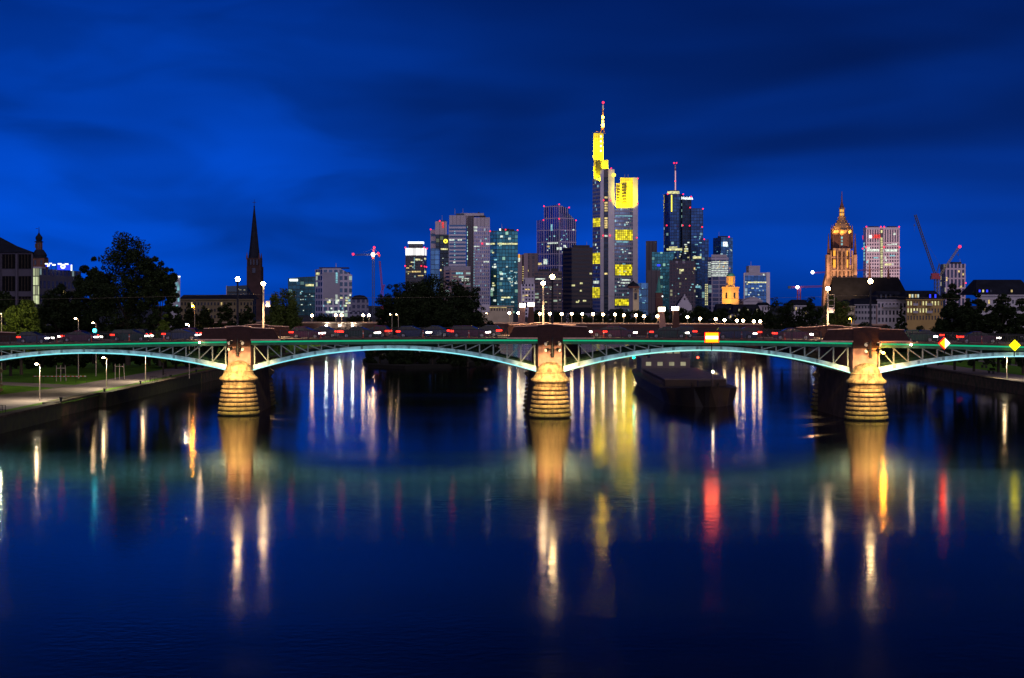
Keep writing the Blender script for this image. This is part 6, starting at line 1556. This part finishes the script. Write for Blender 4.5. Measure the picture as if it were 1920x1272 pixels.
q.build('lantern_columns', M_['pauls'], t.root); MB().lathe([(1.7, 0), (1.7, 14 * m0)], X(1370, D + 3.2), D + 3.2, zt(535), 12).build('lantern_core', M_['win_orange'], t.root)
MB().lathe([(2.75, 0), (2.75, 0.9)], X(1370, D + 3.2), D + 3.2, zt(521), 16).build('lantern_cornice', M_['pauls'], t.root); MB().lathe([(2.6, 0), (2.4, 0.8), (1.6, 1.7), (0.2, 2.2)], X(1370, D + 3.2), D + 3.2, zt(521) + 0.91, 16).build('dome', M_['copper'], t.root, True)
q = MB(); q.tube((X(1370, D), D + 3.2, zt(512)), (X(1370, D), D + 3.2, zt(500)), 0.14, 0.10, 6); q.box(X(1370, D), D + 3.2, zt(504), 1.2, 0.15, 0.2); q.build('cross', M_['pale_metal'], t.root)
t.body([(1355, 12), (1396, 12), (1396, 30), (1355, 30)], 561, facade('church nave wall', (0.16, 0.11, 0.10), (0.05, 0.04, 0.05), 3, 4, 0.5, 0.4, 0), None, 'nave')
spot((X(1350, D - 16), D - 18, 8.0), (X(1366, D), D, zt(535)), 5.5e4, (1.0, 0.52, 0.06), 70, 0.6, 0.4); spot((X(1388, D - 16), D - 18, 9.0), (X(1374, D), D, zt(535)), 2.6e4, (1.0, 0.52, 0.12), 70, 0.6, 0.4)
t = Tower('gallery_building', 'low pale pediment building at the foot of the blue glass block', 'building', 760, 1413); D = 760
t.body(rect(1394, 1430, 0, 10), 565, 'plaster'); MB().slab([(X(1393, D), Z(565, D)), (X(1432, D), Z(565, D)), (X(1420, D), Z(558.5, D)), (X(1412, D), Z(556.5, D)), (X(1404, D), Z(560, D))], D - 0.4, D + 10).build('roof', M_['plaster'], t.root)

# ------------------------------------------------------------------ cathedral
t = Tower('cathedral', 'floodlit gothic cathedral tower with lit windows, crown and long dark nave roof', 'cathedral', 700, 1580); D = 700; m0 = D / F; zt = lambda y: Z(y, D)
CXc = X(1578.5, D + 6); CY = D + 6
def oct_(r, z0, z1, name, m='cathedral', n=8, r1=None, a0=math.pi / 8): return MB().lathe([(r * m0, 0), ((r1 or r) * m0, zt(z1) - zt(z0))], CXc, CY, zt(z0), n, a0).build(name, M_[m], t.root)
t.bx(1561, 1596, 497, 600, 0, 9, 'cathedral', 'tower_base'); t.bx(1559, 1598, 506, 508.5, -0.5, 10, 'cathedral', 'string_course'); t.bx(1559.5, 1597.5, 482, 484, 0.1, 9.4, 'cathedral', 'string_course')
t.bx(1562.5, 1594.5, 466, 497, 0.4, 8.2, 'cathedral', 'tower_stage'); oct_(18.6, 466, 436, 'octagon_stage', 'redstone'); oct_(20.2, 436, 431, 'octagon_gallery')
for k in range(8):
    a = math.pi / 8 + k * math.pi / 4; x, y = CXc + 19.6 * m0 * math.cos(a), CY + 19.6 * m0 * math.sin(a)
    q = MB(); q.lathe([(1.7 * m0, 0), (1.7 * m0, 36 * m0), (1.0 * m0, 38 * m0), (0.1 * m0, 46 * m0)], x, y, zt(466), 6); q.build('octagon_pinnacle', M_['redstone'], t.root)
# crown dome with crockets
MB().lathe([(18.0 * m0, 0), (16.0 * m0, 6 * m0), (12 * m0, 13 * m0), (8.0 * m0, 19 * m0), (5.6 * m0, 26 * m0)], CXc, CY, zt(431), 8, math.pi / 8).build('crown_dome', M_['cathedral'], t.root)
for k in range(8):
    a = math.pi / 8 + k * math.pi / 4; q = MB()
    for r_, h_ in ((18.5, 2), (16.6, 7), (13.4, 12.5), (9.6, 18), (7, 24)): q.ball((CXc + r_ * m0 * math.cos(a), CY + r_ * m0 * math.sin(a), zt(431) + h_ * m0), 1.1 * m0, 6)
    q.build('crockets', M_['cathedral'], t.root)
oct_(5.6, 407, 390, 'lantern', 'cathedral', 8, 4.6); oct_(6.4, 407, 404.5, 'lantern_gallery'); oct_(5.8, 391, 388.5, 'lantern_cornice')
for y in (393, 400):
    for k in range(3): t.bx(1575 + 2.6 * k, 1576.7 + 2.6 * k, y, y + 4.5, 4.5, 0.5, 'win_orange' if k != 1 else 'win_warm', 'lantern_window')
MB().lathe([(4.6 * m0, 0), (1.6 * m0, 10 * m0), (1.0 * m0, 20 * m0), (0.45 * m0, 31 * m0)], CXc, CY, zt(388.5), 8).build('spire', M_['redstone'], t.root)
for x in (1553.5, 1603.5):
    t.bx(x - 3.5, x + 3.5, 478, 600, 1.0, 3.2, 'cathedral', 'corner_buttress'); MB().lathe([(3.2 * m0, 0), (2.3 * m0, 12 * m0), (0.6 * m0, 40 * m0)], X(x, D + 2.6), D + 2.6, zt(478), 6).build('corner_pinnacle', M_['redstone'], t.root)
    t.bx(x - 1.0 + (5 if x < 1578 else -5), x + 1.0 + (5 if x < 1578 else -5), 470, 600, -0.2, 2, 'cathedral', 'flying_buttress')
for x in (1570.5, 1578.5, 1586.5): t.bx(x - 1, x + 1, 470, 600, -0.9, 2, 'cathedral', 'rib')
for x in (1568.2, 1574.5, 1582.5, 1590.8): t.bx(x - 1.1, x + 1.1, 473, 519, -0.25 if x > 0 else 0, 0.3, 'darkstone', 'recess_strip')  # flat dark strips painted in for the recesses between the ribs
for x in (1564.5, 1588.0):
    t.bx(x - 1.9, x + 2.1, 470, 480, 0.1, 0.4, 'win_orange', 'lit_window'); t.bx(x - 2.1, x + 2.3, 487, 502, -0.3, 0.5, 'win_orange', 'lit_window')
for k in range(3): t.bx(1577 , 1580, 444 + 6 * k, 448 + 6 * k, 6 - 17.6 * m0, 0.4, 'win_cool', 'belfry_window')
MB().slab([(X(1543, D), GB), (X(1547, D), zt(530)), (X(1552, D), zt(512)), (X(1560, D), zt(508)), (X(1560, D), GB)], D + 1.5, D + 6).build('aisle_buttress', M_['cathedral'], t.root)
Dn = D - 8
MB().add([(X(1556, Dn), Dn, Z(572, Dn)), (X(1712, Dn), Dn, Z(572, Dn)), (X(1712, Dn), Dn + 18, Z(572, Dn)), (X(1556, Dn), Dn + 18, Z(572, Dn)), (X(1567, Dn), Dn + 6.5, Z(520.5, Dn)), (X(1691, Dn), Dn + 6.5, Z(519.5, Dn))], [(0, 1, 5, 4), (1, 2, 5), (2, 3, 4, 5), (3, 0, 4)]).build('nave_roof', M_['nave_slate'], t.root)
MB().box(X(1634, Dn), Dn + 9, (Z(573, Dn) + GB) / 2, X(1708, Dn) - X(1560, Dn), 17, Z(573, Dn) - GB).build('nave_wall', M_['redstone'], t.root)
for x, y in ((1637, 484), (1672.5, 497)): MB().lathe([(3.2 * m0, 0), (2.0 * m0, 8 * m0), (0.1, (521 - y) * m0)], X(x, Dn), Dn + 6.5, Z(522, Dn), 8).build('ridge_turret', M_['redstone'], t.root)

spot((X(1540, D - 22), D - 26, 12), (X(1572, D), D, zt(500)), 5.6e4, (1.0, 0.60, 0.30), 75, 0.6, 0.5); spot((X(1604, D - 20), D - 26, 14), (X(1584, D), D, zt(492)), 4.4e4, (1.0, 0.62, 0.32), 75, 0.6, 0.5)
for a, x, y in ((0, 1560, 438), (1, 1597, 438), (2, 1578.5, 440)):
    spot((X(x, D), CY - (6.2 if a == 2 else 4.5), zt(y)), (CXc, CY, zt(414)), 2600, (1.0, 0.62, 0.10), 100, 0.5, 0.3)

GEAR = {}
for o in COL.objects:
    if o.type == 'EMPTY' and o.get('category') in ('tower', 'building', 'skyscraper') and o.parent is None: GEAR.setdefault(o['label'], o)
def roof_gear(word, items):
    r = [v for k, v in GEAR.items() if word in k][0]; D = ORG[r][1] + 12
    for kind, px, py, w, h in items:
        x, z = X(px, D), Z(py, D)
        if kind == 'a': MB().tube((x, D, z), (x, D, z + h), 0.45, 0.15, 5).build('aerial', M_['pale_metal'], r)
        else: MB().box(x, D, z + h / 2 - 0.05, w, 9, h).build('roof_plant', M_['roofdark'], r)
roof_gear('wide teal glass', [('b', 945, 433, 14, 2.6), ('b', 960, 433, 6, 1.8), ('a', 941, 433, 0, 9)])
roof_gear('small red sign', [('a', 829, 414, 0, 8)])
roof_gear('joined silver', [('a', 853, 402, 0, 8), ('a', 868, 400, 0, 6), ('b', 905, 409, 8, 3)])
roof_gear('dark brown block', [('b', 1090, 464, 20, 2.5), ('a', 1100, 464, 0, 7)])
roof_gear('glowing white square', [('b', 1355, 446, 14, 2.4), ('a', 1348, 446, 0, 9)])
roof_gear('broad blue glass', [('a', 1408, 499, 0, 6)])
roof_gear('red lettered sign', [('b', 1637, 427, 16, 2.0), ('b', 1672, 427, 14, 2.0)])
roof_gear('many lit lower windows', [('a', 630, 502, 0, 4), ('b', 648, 515, 7, 2)])
roof_gear('lit office storeys', [('b', 1020, 509, 12, 2.2), ('b', 1040, 509, 8, 3)])
roof_gear('two pale square', [('b', 1270, 489, 10, 2.4), ('a', 1293, 489, 0, 7)])
roof_gear('cranes at right', [('b', 1792, 495, 9, 1.8), ('a', 1800, 495, 0, 5)])

# ------------------------------------------------------------------ cranes
def lattice(p, q, w, m, parent, name, n=10, r=0.12):
    p, q = Vector(p), Vector(q); d = (q - p).normalized(); a = Vector((0, 1, 0)); a = (a - d * a.dot(d)).normalized(); b = d.cross(a)
    o = [a * w / 2 + b * w / 2, a * -w / 2 + b * w / 2, a * -w / 2 - b * w / 2, a * w / 2 - b * w / 2]; mb = MB()
    for e in o: mb.tube(p + e, q + e, r, r, 5)
    for k in range(n):
        s0, s1 = p + (q - p) * (k / n), p + (q - p) * ((k + 1) / n)
        for j in range(4): mb.tube(s0 + o[j], s1 + o[(j + 1) % 4], r * 0.7, r * 0.7, 4)
    return mb.build(name, M_[m], parent)
def lampb(c, r_, m, parent, name='lamp'): return MB().ball(c, r_, 8).build(name, M_[m], parent)
D = 1200; g = lambda px, py, d=D: (X(px, d), d, Z(py, d))
t = Tower('tower_crane', 'tower crane with a level jib and yellow cab light left of the island', 'crane', D, 699)
lattice((X(700, D), D, GB), g(700, 480), 1.7, 'crane_grey', t.root, 'mast', 24, 0.16); lattice(g(663, 478.3), g(698, 477.5), 1.0, 'crane_grey', t.root, 'jib', 12, 0.15); lattice(g(702, 477), g(711, 477), 1.0, 'crane_grey', t.root, 'counter_jib', 4, 0.15)
lattice(g(700, 477), g(701, 465), 0.8, 'crane_red', t.root, 'tower_head', 4, 0.15); MB().box(*g(711, 479.5), 1.6, 1.2, 2.2).build('counterweight', M_['crane_red'], t.root); MB().box(*g(699.5, 482.5), 1.9, 1.9, 3).build('cab', M_['crane_red'], t.root)
q = MB(); q.tube(g(701, 465), g(675, 477), 0.07, 0.07, 4); q.tube(g(701, 465), g(711, 476), 0.07, 0.07, 4); q.build('tie_bar', M_['crane_grey'], t.root)
lampb((X(700, D), D - 2, Z(477.5, D)), 1.2, 'lamp_warm', t.root, 'cab_light')
for p_ in ((662.5, 477), (702, 464.5), (709.5, 475.5)): lampb((X(p_[0], D), D - 1.5, Z(p_[1], D)), 0.95, 'red_warn', t.root, 'warning_lamp')
D = 1000
t = Tower('luffing_crane', 'thin red crane jib rising from the island trees right of the tower crane', 'crane', D, 716)
lattice((X(716, D), D, GB), g(716.5, 545, D), 1.3, 'crane_red', t.root, 'mast', 8, 0.14); lattice(g(717, 545, D), g(712, 490, D), 0.8, 'crane_red', t.root, 'jib', 14, 0.15); lattice(g(717, 545, D), g(721, 534, D), 0.7, 'crane_red', t.root, 'counter_jib', 4, 0.13)
D = 900
t = Tower('luffing_crane', 'dark crane with a steep jib leaning left at right of the pale gridded tower', 'crane', D, 1754)
lattice((X(1755, D), D, GB), g(1755, 522, D), 1.8, 'crane_grey', t.root, 'mast', 12, 0.15); lattice(g(1753, 514, D), g(1716, 403, D), 1.1, 'crane_grey', t.root, 'jib', 26, 0.16); MB().box(*g(1753, 518, D), 4.4, 2.4, 3.4).build('machine_deck', M_['crane_red'], t.root); MB().box(*g(1747, 521, D), 1.6, 1.8, 2.2).build('counterweight', M_['crane_grey'], t.root)
q = MB(); q.tube(g(1755, 514, D), g(1761, 494, D), 0.2, 0.2, 5); q.tube(g(1758, 514, D), g(1761, 494, D), 0.2, 0.2, 5); q.tube(g(1761, 494, D), g(1763, 505, D), 0.18, 0.18, 5); q.build('a_frame', M_['crane_grey'], t.root)
q = MB(); q.tube(g(1761, 494, D), g(1732, 446, D), 0.06, 0.06, 4); q.tube(g(1716, 404, D), g(1714.5, 435, D), 0.05, 0.05, 4); q.box(*g(1714.5, 423, D), 0.6, 0.4, 1.0); q.build('hoist_rope', M_['crane_grey'], t.root)
D = 1000
t = Tower('luffing_crane', 'pale crane with a jib leaning right towards the small white block', 'crane', D, 1765)
lattice((X(1759, D), D, GB), g(1759, 522, D), 1.7, 'crane_yellow', t.root, 'mast', 12, 0.15); lattice(g(1760, 520, D), g(1798, 464, D), 1.0, 'crane_yellow', t.root, 'jib', 16, 0.15); MB().box(*g(1759, 521, D), 3, 2.2, 2.4).build('machine_deck', M_['crane_red'], t.root)
q = MB(); q.tube(g(1797, 466, D), g(1796.5, 490, D), 0.06, 0.06, 4); q.box(*g(1796.5, 478, D), 0.6, 0.4, 1.2); q.build('hoist_rope', M_['crane_grey'], t.root); lampb((X(1798.5, D), D - 1.5, Z(463, D)), 1.0, 'red_warn', t.root, 'warning_lamp')
D = 1500
t = Tower('tower_crane', 'distant crane with a long red jib and white light passing behind the cathedral tower', 'crane', D, 1580)
lattice((X(1584, D), D, GB), g(1584, 510, D), 1.7, 'crane_red', t.root, 'mast', 16, 0.16); lattice(g(1524, 512, D), g(1690, 503, D), 1.0, 'crane_red', t.root, 'jib', 40, 0.15)
lampb((X(1523, D), D - 1.5, Z(511, D)), 1.5, 'lamp_white', t.root, 'white_lamp')
D = 900
t = Tower('tower_crane', 'crane with a bright white flood light left of the cathedral', 'crane', D, 1498)
lattice((X(1498, D), D, GB), g(1498, 541, D), 1.7, 'crane_red', t.root, 'mast', 10, 0.15); lattice(g(1478, 539, D), g(1548, 537, D), 0.8, 'crane_red', t.root, 'jib', 22, 0.12); MB().box(*g(1480, 539, D), 1.6, 1.2, 1.6).build('counterweight', M_['crane_grey'], t.root)
lampb((X(1494.5, D), D - 1.5, Z(539, D)), 0.95, 'lamp_white', t.root, 'white_lamp')
